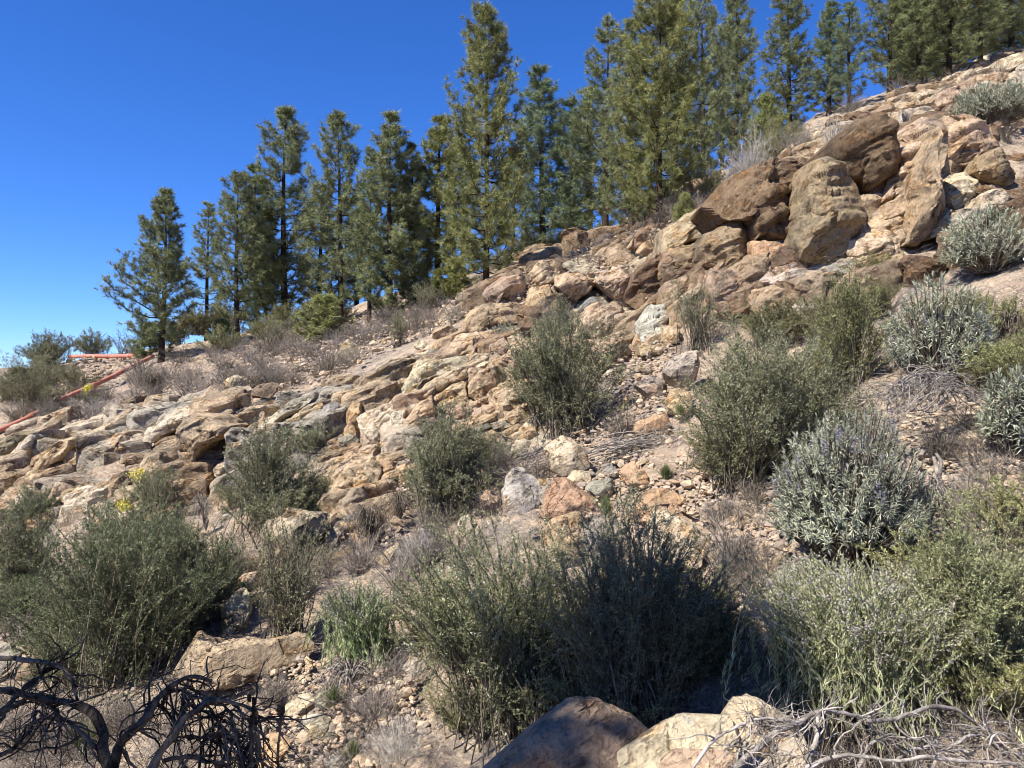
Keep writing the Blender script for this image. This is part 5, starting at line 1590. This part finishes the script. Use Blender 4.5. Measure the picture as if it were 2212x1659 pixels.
shrub(spike_mesh, 'spiky_thicket', 1090, 1540, 1440, 60, 'fresh pale green clump at the left foot of the sunlit foreground bush', group=SP, ns=90, per=60, leaf=.05, lw=.009, dome=.4, bloom=0, y=None)
DR = 'dry leafless bushes'
dl = dict(group=DR)
shrub(dry_mesh, 'dry_bush', 1195, 720, 610, 62, 'dark grey leafless bush before the overhang right of the reddish boulder', ns=50, nt=700, r=.008, **dl)
shrub(dry_mesh, 'dry_bush', 1075, 1030, 950, 48, 'purplish brown dry bush right of the feathery green bush', ns=90, nt=900, r=.004, **dl)
shrub(dry_mesh, 'dry_bush', 1625, 420, 265, 62, 'tall pale dry broom on the skyline left of the brown cliff', ns=110, nt=900, r=.008, mat=M_DRYP, **dl)
shrub(dry_mesh, 'dry_bush', 1850, 240, 188, 48, 'greyish violet dry bush on the skyline under the pines', ns=90, nt=600, r=.010, **dl)
shrub(dry_mesh, 'dry_bush', 1745, 330, 258, 70, 'brown tangled dry bush on the skyline behind the overhanging block', ns=90, nt=900, r=.010, **dl)
shrub(dry_mesh, 'dry_bush', 1470, 470, 395, 55, 'grey dry bush at the edge of the scree under the broad pine', ns=90, nt=800, r=.010, **dl)
shrub(dry_mesh, 'dry_bush', 1200, 545, 475, 55, 'dark grey green dry bush under the grey green pine', ns=80, nt=800, r=.012, col=(.5, .6, .5), **dl)
shrub(dry_mesh, 'dry_bush', 1620, 520, 380, 40, 'thin dry twigs in front of the left wall of the brown cliff', ns=50, nt=400, r=.005, **dl)
shrub(dry_mesh, 'pale_bare_shrub', 1803, 330, 240, 32, 'whitish bare shrub growing from the ledge left of the overhanging block', ns=34, nt=120, r=.013, mat=M_DRYP, dome=.2, **dl)
shrub(dry_mesh, 'dry_bush', 905, 1215, 1135, 62, 'light grey mound of dry grass left of the sunlit foreground bush', ns=160, nt=1200, r=.004, mat=M_DRYP, dome=.6, **dl)
shrub(dry_mesh, 'dry_bush', 1300, 1190, 1105, 58, 'pale grey dry tuft behind the yellow ochre block', ns=160, nt=1000, r=.004, mat=M_DRYP, **dl)
shrub(dry_mesh, 'dry_bush', 500, 1260, 1140, 60, 'grey dry bush between the left bush and the lichen spotted boulder', ns=90, nt=1000, r=.005, **dl)
shrub(dry_mesh, 'dry_bush', 640, 1280, 1180, 60, 'grey brown dry bush below the lichen spotted boulder', ns=90, nt=900, r=.005, **dl)
shrub(dry_mesh, 'dry_bush', 1350, 950, 880, 60, 'dark dry scrub at the right foot of the mid slope bush', ns=90, nt=1000, r=.005, col=(.6, .58, .55), **dl)
shrub(dry_mesh, 'dry_bush', 1570, 1130, 1060, 60, 'grey flattened dry grass on the path below the red block', ns=140, nt=900, r=.004, dome=.7, **dl)
shrub(dry_mesh, 'dry_bush', 1600, 1250, 1150, 55, 'grey brown dry brush right of the big white block', ns=140, nt=1000, r=.004, dome=.6, **dl)
shrub(dry_mesh, 'dry_bush', 590, 1530, 1450, 55, 'grey dry brush in front of the long tan slab', ns=140, nt=1300, r=.004, **dl)
shrub(dry_mesh, 'dry_bush', 860, 1659, 1560, 85, 'pale dry grass at the bottom left of the sunlit foreground bush', ns=220, nt=1200, r=.003, mat=M_DRYP, **dl)
shrub(dry_mesh, 'dry_bush', 2110, 1130, 1010, 70, 'brown dry brush at the right edge beside the largest silvery shrub', ns=110, nt=1200, r=.005, **dl)
shrub(dry_mesh, 'dry_bush', 2050, 1000, 900, 60, 'dry twigs in the hollow under the dead arching branches', ns=80, nt=900, r=.005, col=(.7, .68, .65), **dl)
shrub(dry_mesh, 'dry_bush', 205, 900, 850, 60, 'grey spiky dry bush above the left ledge', ns=70, nt=600, r=.008, mat=M_DRYP, **dl)
shrub(dry_mesh, 'dry_bush', 265, 770, 705, 55, 'dark bare bush beside the lone pine', ns=60, nt=500, r=.014, col=(.55, .5, .5), **dl)
shrub(dry_mesh, 'dry_bush', 98, 915, 850, 36, 'dry brown brush hiding a stretch of the sloping pipe', ns=90, nt=700, r=.008, **dl)
shrub(dry_mesh, 'dry_bush', 222, 862, 828, 36, 'dry grey brush in front of the middle of the sloping pipe', ns=80, nt=700, r=.008, **dl)
shrub(dry_mesh, 'dry_bush', 150, 885, 855, 24, 'dry tuft beside the yellow flowers on the sloping pipe', ns=60, nt=500, r=.008, **dl)
shrub(dry_mesh, 'dry_bush', 720, 1330, 1270, 40, 'dry stalks left of the smaller spiky thicket', ns=60, nt=500, r=.004, **dl)
# plants with yellow flowers
def yellow_mesh(seed, W, H):
    out = broom_mesh(seed, W, H, ns=26, nt=180, nlv=1800, leaf=.03, dome=.4)
    rs = np.random.RandomState(seed)
    c = rs.normal(size=(9, 3)) * [W * .45, W * .3, H * .13] + [0, 0, H * .88]
    p = np.repeat(c, 70, 0) + rs.normal(size=(630, 3)) * .045
    out.append(('blossom', [diamonds(p, norm(rs.normal(size=p.shape)), .035, .03, rs)], M_YELLOW))
    return out
shrub(yellow_mesh, 'flowering_plant', 305, 1085, 1020, 48, 'plant with bright yellow flower heads in front of the left ledge', 'plant')
shrub(yellow_mesh, 'flowering_plant', 188, 882, 838, 20, 'small plant with yellow flowers beside the sloping pipe', 'plant')
shrub(yellow_mesh, 'flowering_plant', 270, 1130, 1090, 40, 'pale yellow flowering plant above the huge lower left bush', 'plant')
# green tufts
def tuft_mesh(seed, W, H, n=260, mat=None):
    rs = np.random.RandomState(seed)
    b = rs.normal(size=(n, 3)) * [W * .12, W * .12, 0]
    az = rs.uniform(0, 6.28, n); ti = rs.uniform(.05, 1.1, n)
    e = b + np.stack([np.sin(ti) * np.cos(az), np.sin(ti) * np.sin(az), np.cos(ti)], 1) * (H * rs.uniform(.6, 1.1, n))[:, None] * [W / H, W / H, 1]
    c = (b + e) / 2 + [0, 0, .18 * H]
    P = bez(b, c, e, 5)
    return [('blade', [tubes(P, np.linspace(1, .1, 5)[None] * .0035 * np.ones((n, 1)), 3)], mat or M_GRASS)]
GT = 'green tufts'
shrub(tuft_mesh, 'grass_tuft', 1310, 1120, 1068, 28, 'bright green spiky tuft at the tip of the rust red slab', 'grass tuft', GT)
shrub(tuft_mesh, 'grass_tuft', 170, 1630, 1560, 60, 'bright green grass tuft among the dead branches in the lower left', 'grass tuft', GT)
shrub(tuft_mesh, 'grass_tuft', 1470, 900, 868, 18, 'green tuft beside the smooth ochre boulder', 'grass tuft', GT)
shrub(tuft_mesh, 'grass_tuft', 1440, 1035, 1000, 24, 'green tuft right of the tilted red block', 'grass tuft', GT)
shrub(tuft_mesh, 'grass_tuft', 720, 1530, 1480, 30, 'dull green tuft above the white stones of the stream bed', 'grass tuft', GT, col=(.8, .8, .8))
shrub(tuft_mesh, 'grass_tuft', 760, 1650, 1600, 30, 'green tuft at the bottom of the stream bed', 'grass tuft', GT)

# middling green bushes that close the gaps, many alike
GP = [make_shrub('green_bush', broom_mesh(800 + k, .75, .85, ns=60, nt=900, nlv=9000, leaf=.03, lw=.011, dome=.45, sprigs=10, t0=.12)) for k in range(4)]
GZ = [([(-220,1090),(130,1090),(330,1150),(520,1180),(520,1300),(450,1400),(300,1500),(-220,1500)], 20, 'green bush of the dense growth around the huge lower left bush', 'bushes of the lower left thicket', (.85, .93, .85)),
      ([(900,1250),(1000,1180),(1400,1250),(1560,1350),(1580,1560),(1300,1600),(950,1560)], 14, 'green bush of the dense growth between the big foreground bushes', 'bushes of the foreground thicket', (1.15, 1.12, .95)),
      ([(1960,1450),(2000,1250),(2212,1180),(2450,1150),(2450,1580),(2050,1600)], 11, 'green bush of the dense growth around the broad spiky thicket', 'bushes of the lower right thicket', (1.35, 1.3, 1.0)),
      ([(430,1120),(700,950),(740,1060),(600,1180),(480,1200)], 7, 'green bush of the growth below the slanted grey slabs', 'bushes below the grey slabs', (1, 1, 1)),
      ([(1480,960),(1560,760),(1900,620),(1900,760),(1740,1000),(1560,1060)], 11, 'green bush of the growth around the largest dark green bush', 'bushes below the brown cliff', (1.05, 1, .85)),
      ([(870,1130),(940,960),(1080,1000),(1010,1120)], 4, 'green bush of the growth around the feathery green bush', 'bushes below the central outcrop', (1, 1, 1)),
      ([(1960,760),(2212,640),(2450,560),(2450,820),(2000,860)], 10, 'green bush between the silvery shrubs on the right', 'bushes between the silvery shrubs', (1.2, 1.2, .9)),
      ([(380,690),(560,690),(760,660),(960,610),(1000,640),(800,700),(560,760),(360,780)], 16, 'low green bush under the pines of the left group', 'low bushes under the left pines', (1.1, 1.05, .85)),
      ([(1040,580),(1240,510),(1420,440),(1560,370),(1720,280),(1760,300),(1560,430),(1300,510),(1080,600)], 15, 'low green bush under the pines right of the biggest pine', 'low bushes under the right pines', (1.1, 1.05, .85)),
      ([(0,800),(100,770),(110,830),(30,880),(0,900)], 4, 'grey green bush of the growth on the far left slope', 'bushes on the far left slope', (.95, .92, .88))]
gfirst = [True] * 4
for poly, n, lab, grp, cc in GZ:
    poly = px_of(0, poly)
    rs = np.random.RandomState(n * 13 + int(poly[0, 0]))
    a0, b0 = poly.min(0), poly.max(0)
    k = 0
    while k < n:
        p = a0 + rs.rand(2) * (b0 - a0)
        if not inside(p, poly):
            continue
        k += 1
        j = rs.randint(4)
        if gfirst[j]:
            o = GP[j]; gfirst[j] = False
        else:
            o = copy_tree(GP[j])
        y = hit(*p)
        o.location = at(p[0], p[1], y)
        s = rs.uniform(.5, 1.0) * (.6 + y / 40)
        o.scale = (s * rs.uniform(.9, 1.3), s * rs.uniform(.9, 1.3), s)
        o.rotation_euler = (0, 0, rs.uniform(0, 6.28))
        c = rs.uniform(.85, 1.2)
        for ch in o.children:
            if ch.name.startswith('foliage'):
                ch.color = (c * cc[0], c * cc[1], c * cc[2], 1)
        tag(o, lab, 'shrub', grp)

# small grey dry shrubs, many alike
PROTO = [make_shrub('small_dry_shrub', dry_mesh(600 + k, .45, .42, ns=46, nt=260, r=.006, dome=.5, mat=M_DRY)) for k in range(4)]
for k, p_ in enumerate(PROTO):
    pass
DRYZ = [([(20,900),(330,790),(560,740),(800,690),(960,650),(1000,690),(640,830),(360,860),(120,950)], 130, 'small grey dry shrub on the open slope below the pines', 'small dry shrubs below the pines'),
        ([(1000,600),(1400,470),(1640,330),(1700,300),(1600,450),(1400,540),(1040,640)], 30, 'small grey dry shrub on the crest between the pines and the outcrops', 'small dry shrubs on the crest'),
        ([(700,1180),(1060,1040),(1180,1020),(1100,1120),(960,1240),(700,1260)], 26, 'small grey dry shrub in the gully above the foreground bushes', 'small dry shrubs in the gully'),
        ([(700,1420),(860,1450),(900,1640),(740,1650)], 9, 'small grey dry shrub among the pale stones of the stream bed', 'small dry shrubs in the stream bed'),
        ([(1540,1060),(1690,1060),(1690,1290),(1580,1330)], 16, 'small grey dry shrub beside the bare earth path', 'small dry shrubs by the path'),
        ([(1960,850),(2212,700),(2480,500),(2480,1300),(2060,1180)], 70, 'small grey dry shrub along the right edge', 'small dry shrubs along the right edge'),
        ([(-60,1500),(200,1490),(330,1560),(560,1560),(570,1690),(-60,1690)], 22, 'small grey dry shrub under the charred dead branches at the lower left', 'small dry shrubs under the dead branches'),
        ([(1740,1600),(2260,1570),(2260,1690),(1760,1690)], 14, 'small grey dry shrub under the bare grey branches at the lower right', 'small dry shrubs under the bare branches'),
        ([(1780,270),(2100,120),(2212,180),(2190,420),(2060,260),(1900,260)], 18, 'small grey dry shrub among the ridge slabs upper right', 'small dry shrubs among the ridge slabs')]
first = [True] * 4
for poly, n, lab, grp in DRYZ:
    poly = px_of(0, poly)
    rs = np.random.RandomState(n * 31)
    a0, b0 = poly.min(0), poly.max(0)
    k = 0
    while k < n:
        p = a0 + rs.rand(2) * (b0 - a0)
        if not inside(p, poly):
            continue
        k += 1
        j = rs.randint(4)
        if first[j]:
            o = PROTO[j]; first[j] = False
        else:
            o = copy_tree(PROTO[j])
        y = hit(*p)
        q = at(p[0], p[1], y)
        o.location = q
        s = rs.uniform(.5, 1.25) * (.55 + y / 30)
        o.scale = (s * rs.uniform(.9, 1.4), s * rs.uniform(.9, 1.4), s)
        o.rotation_euler = (0, 0, rs.uniform(0, 6.28))
        c = rs.uniform(.7, 1.25)
        for ch in o.children:
            ch.color = (c, c * rs.uniform(.95, 1.0), c * rs.uniform(.9, 1.05), 1)
        tag(o, lab, 'dry shrub', grp)

# ground litter: dry blades and fallen twigs everywhere between the rocks
def litter():
    rs = np.random.RandomState(91)
    N = 15000
    px = rs.uniform(-120, 1150, N * 2); py = rs.uniform(250, 790, N * 2)
    pos = []
    for a, b in zip(px, py):
        y = hit(a, b)
        if HITOK[0]:
            pos.append((*at(a, b, y), y))
        if len(pos) >= N:
            break
    pos = np.array(pos)
    keep = fbm(pos[:, :3] * .45, 2, 3) > -.25
    pos = pos[keep]
    n = 7
    c = np.repeat(pos[:, :3], n, 0); y = np.repeat(pos[:, 3], n)
    s = (.55 + y / 30)
    c = c + rs.normal(size=c.shape) * [.12, .12, .01] * s[:, None] + [0, 0, .01]
    d = norm(rs.normal(size=c.shape) * [1, 1, .25] + [0, 0, .35])
    V, F = blades(c, d, rs.uniform(.08, .30, len(c)) * s, .006 * s, rs)
    o = link('dry_litter', mk_mesh('dry_litter', [(V, F)], [M_DRY]))
    tag(o, 'grey dry grass blades and fallen twigs over the slope', 'dry litter', None, 'stuff')
litter()
# ------------------------------------------------------------------ dead wood
def smooth_path(pts, K):
    pts = np.asarray(pts, float)
    n = len(pts)
    d = np.concatenate([[0], np.cumsum(np.linalg.norm(np.diff(pts, axis=0), axis=1))])
    t = np.linspace(0, d[-1], K)
    # Catmull-Rom through the points
    out = np.zeros((K, pts.shape[1]))
    tg = np.gradient(pts, d, axis=0)
    for k, s in enumerate(t):
        i = min(np.searchsorted(d, s, 'right') - 1, n - 2)
        h = d[i + 1] - d[i]
        u = (s - d[i]) / h
        out[k] = (2*u**3 - 3*u**2 + 1) * pts[i] + (u**3 - 2*u**2 + u) * h * tg[i] + (-2*u**3 + 3*u**2) * pts[i+1] + (u**3 - u**2) * h * tg[i+1]
    return out

def limb(c, pts, y0, y1, rs, K=26, wob=.012):
    """a branch through picture points, its distance running from y0 to y1"""
    P = px_of(c, pts)
    ys = np.linspace(y0, y1, len(P))
    W = np.array([at(p[0], p[1], y) for p, y in zip(P, ys)])
    S = smooth_path(W, K)
    q = np.linspace(0, 5, K)[:, None] * [1, 0, 0] + rs.uniform(0, 99, 3)
    S = S + np.stack([vnoise(q + k * 31.7, 3) for k in range(3)], 1) * wob + rs.normal(size=S.shape) * wob * .18
    return S

def dead_wood(name, label, mat, limbs, ntw, twl, twr, seed, up=-.2, cat='dead branch', group='dead branches', third=1.0):
    rs = np.random.RandomState(seed)
    root = link(name, None, None, None)
    parts = []
    S = []
    for (c, pts, y0, y1, r0, r1) in limbs:
        P = limb(c, pts, y0, y1, rs)
        S.append(P)
        rad = .74 * np.linspace(r0, r1, 26) * (1 + .22 * vnoise(np.linspace(0, 9, 26)[:, None] * [1, 0, 0] + rs.uniform(0, 50, 3), 5))
        parts.append(tubes(P[None], rad[None], 7))
    S = np.array(S)
    base = S[0][0].copy()
    bo = link('branch', mk_mesh('branch', [(v - base, f) for v, f in parts], [mat], True), root)
    root.location = base
    # side twigs, crooked
    i = rs.randint(0, len(S), ntw); t = .12 + .88 * rs.rand(ntw)
    p, tg = along(S, i, t)
    d = norm(tg * .5 + rs.normal(size=(ntw, 3)) * .7 + [0, 0, up])
    L = twl * rs.uniform(.3, 1.2, ntw)
    K = 8
    T = np.zeros((ntw, K, 3)); T[:, 0] = p
    for k in range(1, K):
        d = norm(d + rs.normal(size=(ntw, 3)) * .28 + [0, 0, up * .25])
        T[:, k] = T[:, k - 1] + d * (L / (K - 1))[:, None]
    n3 = int(ntw * 2.5 * third)
    T2 = twigs_on(rs, T, n3, .15, twl, .4, up=up * .5, spreadf=.8)
    tw = [tubes(T, np.linspace(1, .3, K)[None] * twr * rs.uniform(.5, 1.4, (ntw, 1)), 4), tubes(T2, np.linspace(.45, .22, 4)[None] * twr * np.ones((n3, 1)), 3)]
    link('twig', mk_mesh('twig', [(v - base, f) for v, f in tw], [mat], True), root)
    tag(root, label, cat, group)
    return root

dead_wood('dead_branch', 'charred dead branches arching from the left edge at the bottom', M_CHAR, [
    (7, [(690,1690),(660,1560),(620,1420),(530,1310),(400,1255),(240,1230),(100,1190),(-40,1160)], 3.0, 3.2, .030, .012),
    (7, [(-40,975),(150,990),(290,1020),(370,1040),(460,1140),(500,1240)], 3.4, 3.1, .017, .007),
    (7, [(-40,1350),(130,1180),(250,1080),(370,1040)], 3.1, 3.3, .014, .008),
    (7, [(-40,1620),(130,1490),(200,1380),(240,1300)], 2.9, 3.1, .014, .008),
    (7, [(240,1340),(400,1370),(500,1430),(600,1540),(690,1640)], 3.2, 3.0, .009, .016),
    (7, [(-30,1170),(130,1190),(280,1260),(360,1360),(340,1560)], 3.3, 3.0, .013, .006),
    (7, [(-40,1440),(60,1300),(180,1220),(330,1210)], 3.0, 3.2, .010, .005),
], 84, .32, .0046, 3, up=-.12, third=.6)
dead_wood('dead_branch', 'black charred dead branches drooping in the middle of the lower left', M_CHAR, [
    (7, [(660,1700),(720,1540),(800,1440),(900,1350),(960,1240),(1080,1140),(1180,1095),(1300,1115)], 2.9, 3.1, .030, .008),
    (7, [(930,1690),(1000,1560),(1080,1440),(1200,1310),(1330,1240),(1430,1260),(1540,1290),(1580,1330)], 2.9, 3.1, .024, .007),
    (7, [(1000,1640),(1130,1600),(1300,1620),(1430,1590),(1560,1620)], 3.0, 3.0, .012, .006),
    (7, [(860,1390),(960,1230),(1040,1180),(1120,1180),(1200,1250)], 3.05, 3.15, .016, .005),
    (7, [(1040,1480),(1120,1350),(1120,1220),(1160,1120)], 3.1, 3.2, .020, .008),
    (7, [(1430,1260),(1500,1340),(1530,1450),(1520,1700)], 3.1, 3.0, .010, .005),
    (7, [(1330,1240),(1420,1330),(1460,1440),(1470,1700)], 3.1, 3.0, .009, .004),
    (7, [(1540,1290),(1580,1400),(1570,1540),(1590,1700)], 3.1, 3.0, .009, .004),
    (7, [(1150,1480),(1300,1450),(1400,1480),(1440,1560)], 3.1, 3.0, .009, .004),
    (7, [(1200,1310),(1300,1330),(1370,1420),(1380,1560),(1360,1690)], 3.1, 3.0, .008, .004),
], 190, .32, .0048, 4, up=-.35, third=.6)
dead_wood('bare_branch', 'bare grey branches arching over the sunlit foreground rocks at lower right', M_PALE, [
    (9, [(430,1690),(560,1560),(700,1430),(860,1370),(950,1320),(1080,1310),(1200,1340),(1300,1430),(1420,1500)], 2.6, 2.8, .016, .007),
    (9, [(160,1700),(240,1550),(400,1440),(530,1370),(700,1360),(820,1375)], 2.6, 2.7, .009, .005),
    (9, [(1230,1358),(1400,1350),(1560,1310),(1700,1275),(1800,1290),(1900,1350),(2000,1460),(2100,1560),(2250,1690)], 2.7, 2.9, .011, .006),
    (9, [(870,1700),(930,1500),(950,1330)], 2.6, 2.7, .014, .010),
    (9, [(860,1650),(1050,1570),(1250,1590),(1400,1620),(1600,1600),(1800,1620),(2250,1650)], 2.6, 2.6, .011, .007),
    (9, [(1400,1620),(1500,1550),(1650,1520),(1800,1540),(1900,1560)], 2.7, 2.8, .008, .005),
    (9, [(1180,1700),(1230,1560),(1330,1480),(1480,1460),(1640,1500)], 2.7, 2.7, .009, .004),
    (9, [(1640,1700),(1720,1560),(1840,1490),(1990,1480),(2250,1600)], 2.7, 2.8, .010, .005),
    (9, [(560,1390),(600,1380),(640,1450),(640,1480)], 2.7, 2.7, .005, .003),
    (9, [(555,1385),(520,1450),(490,1520),(470,1560)], 2.65, 2.65, .006, .003),
    (9, [(690,1500),(660,1570),(630,1700)], 2.65, 2.6, .007, .005),
    (9, [(2250,1560),(2100,1470),(1950,1420),(1830,1430)], 2.7, 2.8, .007, .003),
], 190, .20, .0034, 5, up=.02)
dead_wood('dead_branch', 'dead arching branches like a fallen fan between the silvery shrubs', M_PALE, [
    (6, [(1900,960),(1780,850),(1650,785),(1500,830),(1380,960)], 0, 0, .012, .004)] if False else [
    (6, [(1860 + a * 3, 960 + b), (1750 + a, 850 + b), (1620 + a, 790 + b + a * .3), (1500 + a * .5, 830 + b), (1350 + a * .6, 950 + b * .8 + a * .5)], 8.6 + .02 * a * 0, 8.4, .010, .004)
    for a, b in [(-40, 10), (-20, 40), (0, 0), (10, 25), (30, 60), (45, 15), (60, 45), (80, 80), (20, 90), (-60, 60)]
] + [(6, [(1480 + a, 1050), (1560 + a, 960 + b), (1680 + a * .6, 850 + b), (1800, 800 + b)], 8.2, 8.6, .014, .006) for a, b in [(0, 0), (40, 20), (80, 40), (110, 90)]],
    160, .5, .005, 6, up=-.3)
def brush_pile():
    rs = np.random.RandomState(17)
    limbs = []
    yb = hit(*px_of(5, [(1800, 1350)])[0])
    for k in range(40):
        x0 = rs.uniform(1600, 1960); L = rs.uniform(250, 620)
        y = rs.uniform(1215, 1320); sl = rs.uniform(-.16, .10)
        x1 = min(x0 + L, 2290)
        m = 0.5 * (x0 + x1)
        limbs.append((5, [(x0, y + rs.uniform(0, 50)), (m - .2 * L, y - rs.uniform(0, 25)), (m + .1 * L, y + sl * L * .5 - rs.uniform(-10, 20)), (x1, y + sl * L)], yb + rs.uniform(-.3, .4), yb + rs.uniform(-.3, .4), rs.uniform(.007, .016), .005))
    for k in range(14):
        x0 = rs.uniform(1180, 1420); y = rs.uniform(1290, 1350)
        limbs.append((5, [(x0, y + 30), (x0 + 90, y - 5), (x0 + 220, y - 50)], yb, yb + .2, .008, .004))
    dead_wood('brush_pile', 'heap of dead grey branches lying across the slope in the middle right', M_PALE, limbs, 130, .5, .005, 18, up=.0, cat='brush pile')
brush_pile()
AR = 'arching dead bushes'
shrub(arching_mesh, 'dead_bush', 795, 1175, 1085, 55, 'dark hanging dead bush above the pale grey dry mound', 'dead bush', AR, ns=46, r=.009, mat=M_STEM)
shrub(arching_mesh, 'dead_bush', 860, 1130, 1060, 60, 'arched dead twigs at the foot of the feathery green bush', 'dead bush', AR, ns=40, r=.008, mat=M_STEM)
shrub(arching_mesh, 'dead_bush', 325, 850, 800, 32, 'round ball of dead twigs below the lone pine', 'dead bush', AR, ns=70, r=.012, mat=M_STEM)
shrub(arching_mesh, 'dead_bush', 750, 1500, 1430, 70, 'grey dead branches left of the foot of the sunlit foreground bush', 'dead bush', AR, ns=30, r=.011, mat=M_PALE)
shrub(arching_mesh, 'dead_bush', 25, 1400, 1330, 50, 'pale hanging dead twigs at the left edge', 'dead bush', AR, ns=30, r=.006, mat=M_PALE)
shrub(arching_mesh, 'dead_bush', 2010, 1130, 1020, 60, 'dead hanging branches right of the largest silvery shrub', 'dead bush', AR, ns=50, r=.008, mat=M_PALE)
shrub(arching_mesh, 'dead_bush', 440, 1150, 1050, 35, 'pale bare stalks under the left ledge', 'dead bush', AR, ns=14, r=.008, mat=M_PALE)
shrub(arching_mesh, 'dead_bush', 2190, 760, 660, 40, 'dark dead branches at the right edge behind the silvery shrub', 'dead bush', AR, ns=30, r=.012, mat=M_STEM)

# trunk of the largest silvery shrub and two burnt stalks
def stalk(label, pts, y, r):
    rs = np.random.RandomState(int(pts[0][0]))
    P = limb(7, pts, y, y, rs, wob=.004)
    b = P[-1].copy()
    root = link('burnt_stalk', None, None, b)
    link('stem', mk_mesh('stem', [(lambda t: (t[0] - b, t[1]))(tubes(P[None], np.linspace(r * .7, r, 26)[None], 6))], [M_CHAR], True), root)
    D, F = ico(1)
    for k in range(9):
        q = P[0] * (1 - k * .055) + P[-1] * (k * .055)
        s = np.array([.008, .008, .017]) * (1.1 - .05 * k)
        off = np.array([rs.uniform(-.014, .014), rs.uniform(-.01, .01), rs.uniform(-.01, .01)])
        link('bud', mk_mesh('bud', [(D * s * rs.uniform(.8, 1.1, (len(D), 1)) + q + off - b, F)], [M_CHAR], True), root)
    tag(root, label, 'burnt stalk', 'burnt flower stalks')
stalk('thicker burnt stalk with buds at its tip, left of the two in the lower left', [(1550,1225),(1556,1330),(1548,1480),(1540,1720)], 3.0, .008)
stalk('thinner burnt stalk with buds, right one in front of the yellow pointed stone', [(1732,1245),(1725,1400),(1712,1540),(1700,1720)], 2.9, .006)
def grey_trunk():
    rs = np.random.RandomState(5)
    yb = hit(*px_of(6, [(1720, 1600)])[0]) - .1
    ls = [limb(6, p, yb, yb + .1, rs, wob=.012) for p in ([(1740,1640),(1700,1540),(1680,1440),(1660,1330)], [(1700,1560),(1690,1450),(1700,1360),(1670,1310)], [(1690,1500),(1640,1440),(1600,1420)])]
    b = ls[0][0].copy()
    parts = [tubes(P[None], np.linspace(r, r * .55, 26)[None], 7) for P, r in zip(ls, (.035, .028, .012))]
    o = link('dead_wood', mk_mesh('dead_wood', [(v - b, f) for v, f in parts], [M_PALE], True), None, b)
    tag(o, 'short pale dead trunk at the right side of the largest silvery shrub', 'dead wood')
grey_trunk()

# ------------------------------------------------------------------ orange pipes
def pipe(label, pts, r, seed):
    rs = np.random.RandomState(seed)
    P = px_of(0, pts)
    W = []
    for p in P:
        y = hit(p[0], p[1] + 2.0)
        W.append(at(p[0], p[1], y))
    W = np.array(W)
    # one straight run: ease the distances
    t = np.linspace(0, 1, len(W))
    co = np.polyfit(t, W[:, 1], 2)
    for k in range(len(W)):
        yy = np.polyval(co, t[k])
        W[k] = at(P[k][0], P[k][1], yy)
        W[k][2] = max(W[k][2], gz(W[k][0], W[k][1]) + r * 1.6)
    S = smooth_path(W, 40)
    b = S[0].copy()
    root = link('drain_pipe', None, None, b)
    v, f = tubes(S[None], np.full((1, 40), r), 14)
    link('tube', mk_mesh('tube', [(v - b, f)], [M_PIPE], True), root)
    L = np.concatenate([[0], np.cumsum(np.linalg.norm(np.diff(S, axis=0), axis=1))])
    for s in np.arange(1.2, L[-1], 3.0):
        q = np.array([[np.interp(s + d, L, S[:, k]) for k in range(3)] for d in (-.10, -.09, .09, .10)])
        v, f = tubes(q[None], np.array([[r * 1.0, r * 1.22, r * 1.22, r * 1.0]]), 14)
        link('pipe_joint', mk_mesh('pipe_joint', [(v - b, f)], [M_PIPE], True), root)
    tag(root, label, 'pipe', 'orange drain pipes')
    return root
pipe('level orange pipe on the left skyline running towards the lone pine', [(150,772),(200,772),(260,771),(312,770)], .088, 1)
pipe('long sloping orange pipe descending to the left edge below the lone pine', [(330,772),(270,804),(200,838),(115,877),(60,905),(-20,945)], .088, 2)

# ------------------------------------------------------------------ a tree behind the photographer whose shade falls on the foreground
def shade_tree():
    t = at(*px_of(0, [(1390, 1500)])[0], 4.4)
    p = t + np.array(SUN_DIR) * 9.0 + np.array([-0.52, 0.66, 0.0])
    z0 = gz(p[0], p[1])
    Ht = p[2] - z0 + 2.4
    mw, mn = make_pine(31, H=Ht, W=1.45, clear=.36, whorls=22, per=7, tuft=26, top=.75, gaps=0, dens=1.4)
    r = link('pine_tree', None, None, (p[0], p[1], z0 - .1))
    link('trunk', mw, r); link('crown', mn, r)
    tag(r, 'pine on the near bank behind the photographer shading the foreground', 'pine tree', 'pines on the near bank')
shade_tree()
import collections
_c = collections.Counter()
for m in bpy.data.meshes:
    _c[m.name.split('.')[0]] += sum(len(p_.vertices) - 2 for p_ in m.polygons[:1]) * len(m.polygons)
print('rocks', _c.most_common(16), sum(_c.values()))
print('rocks', NBED[0], NROCK[0], 'stones', NST, 'objects', len(bpy.data.objects), 'tris', sum(len(m.polygons) for m in bpy.data.meshes), 'time', round(time.time() - T0, 1))
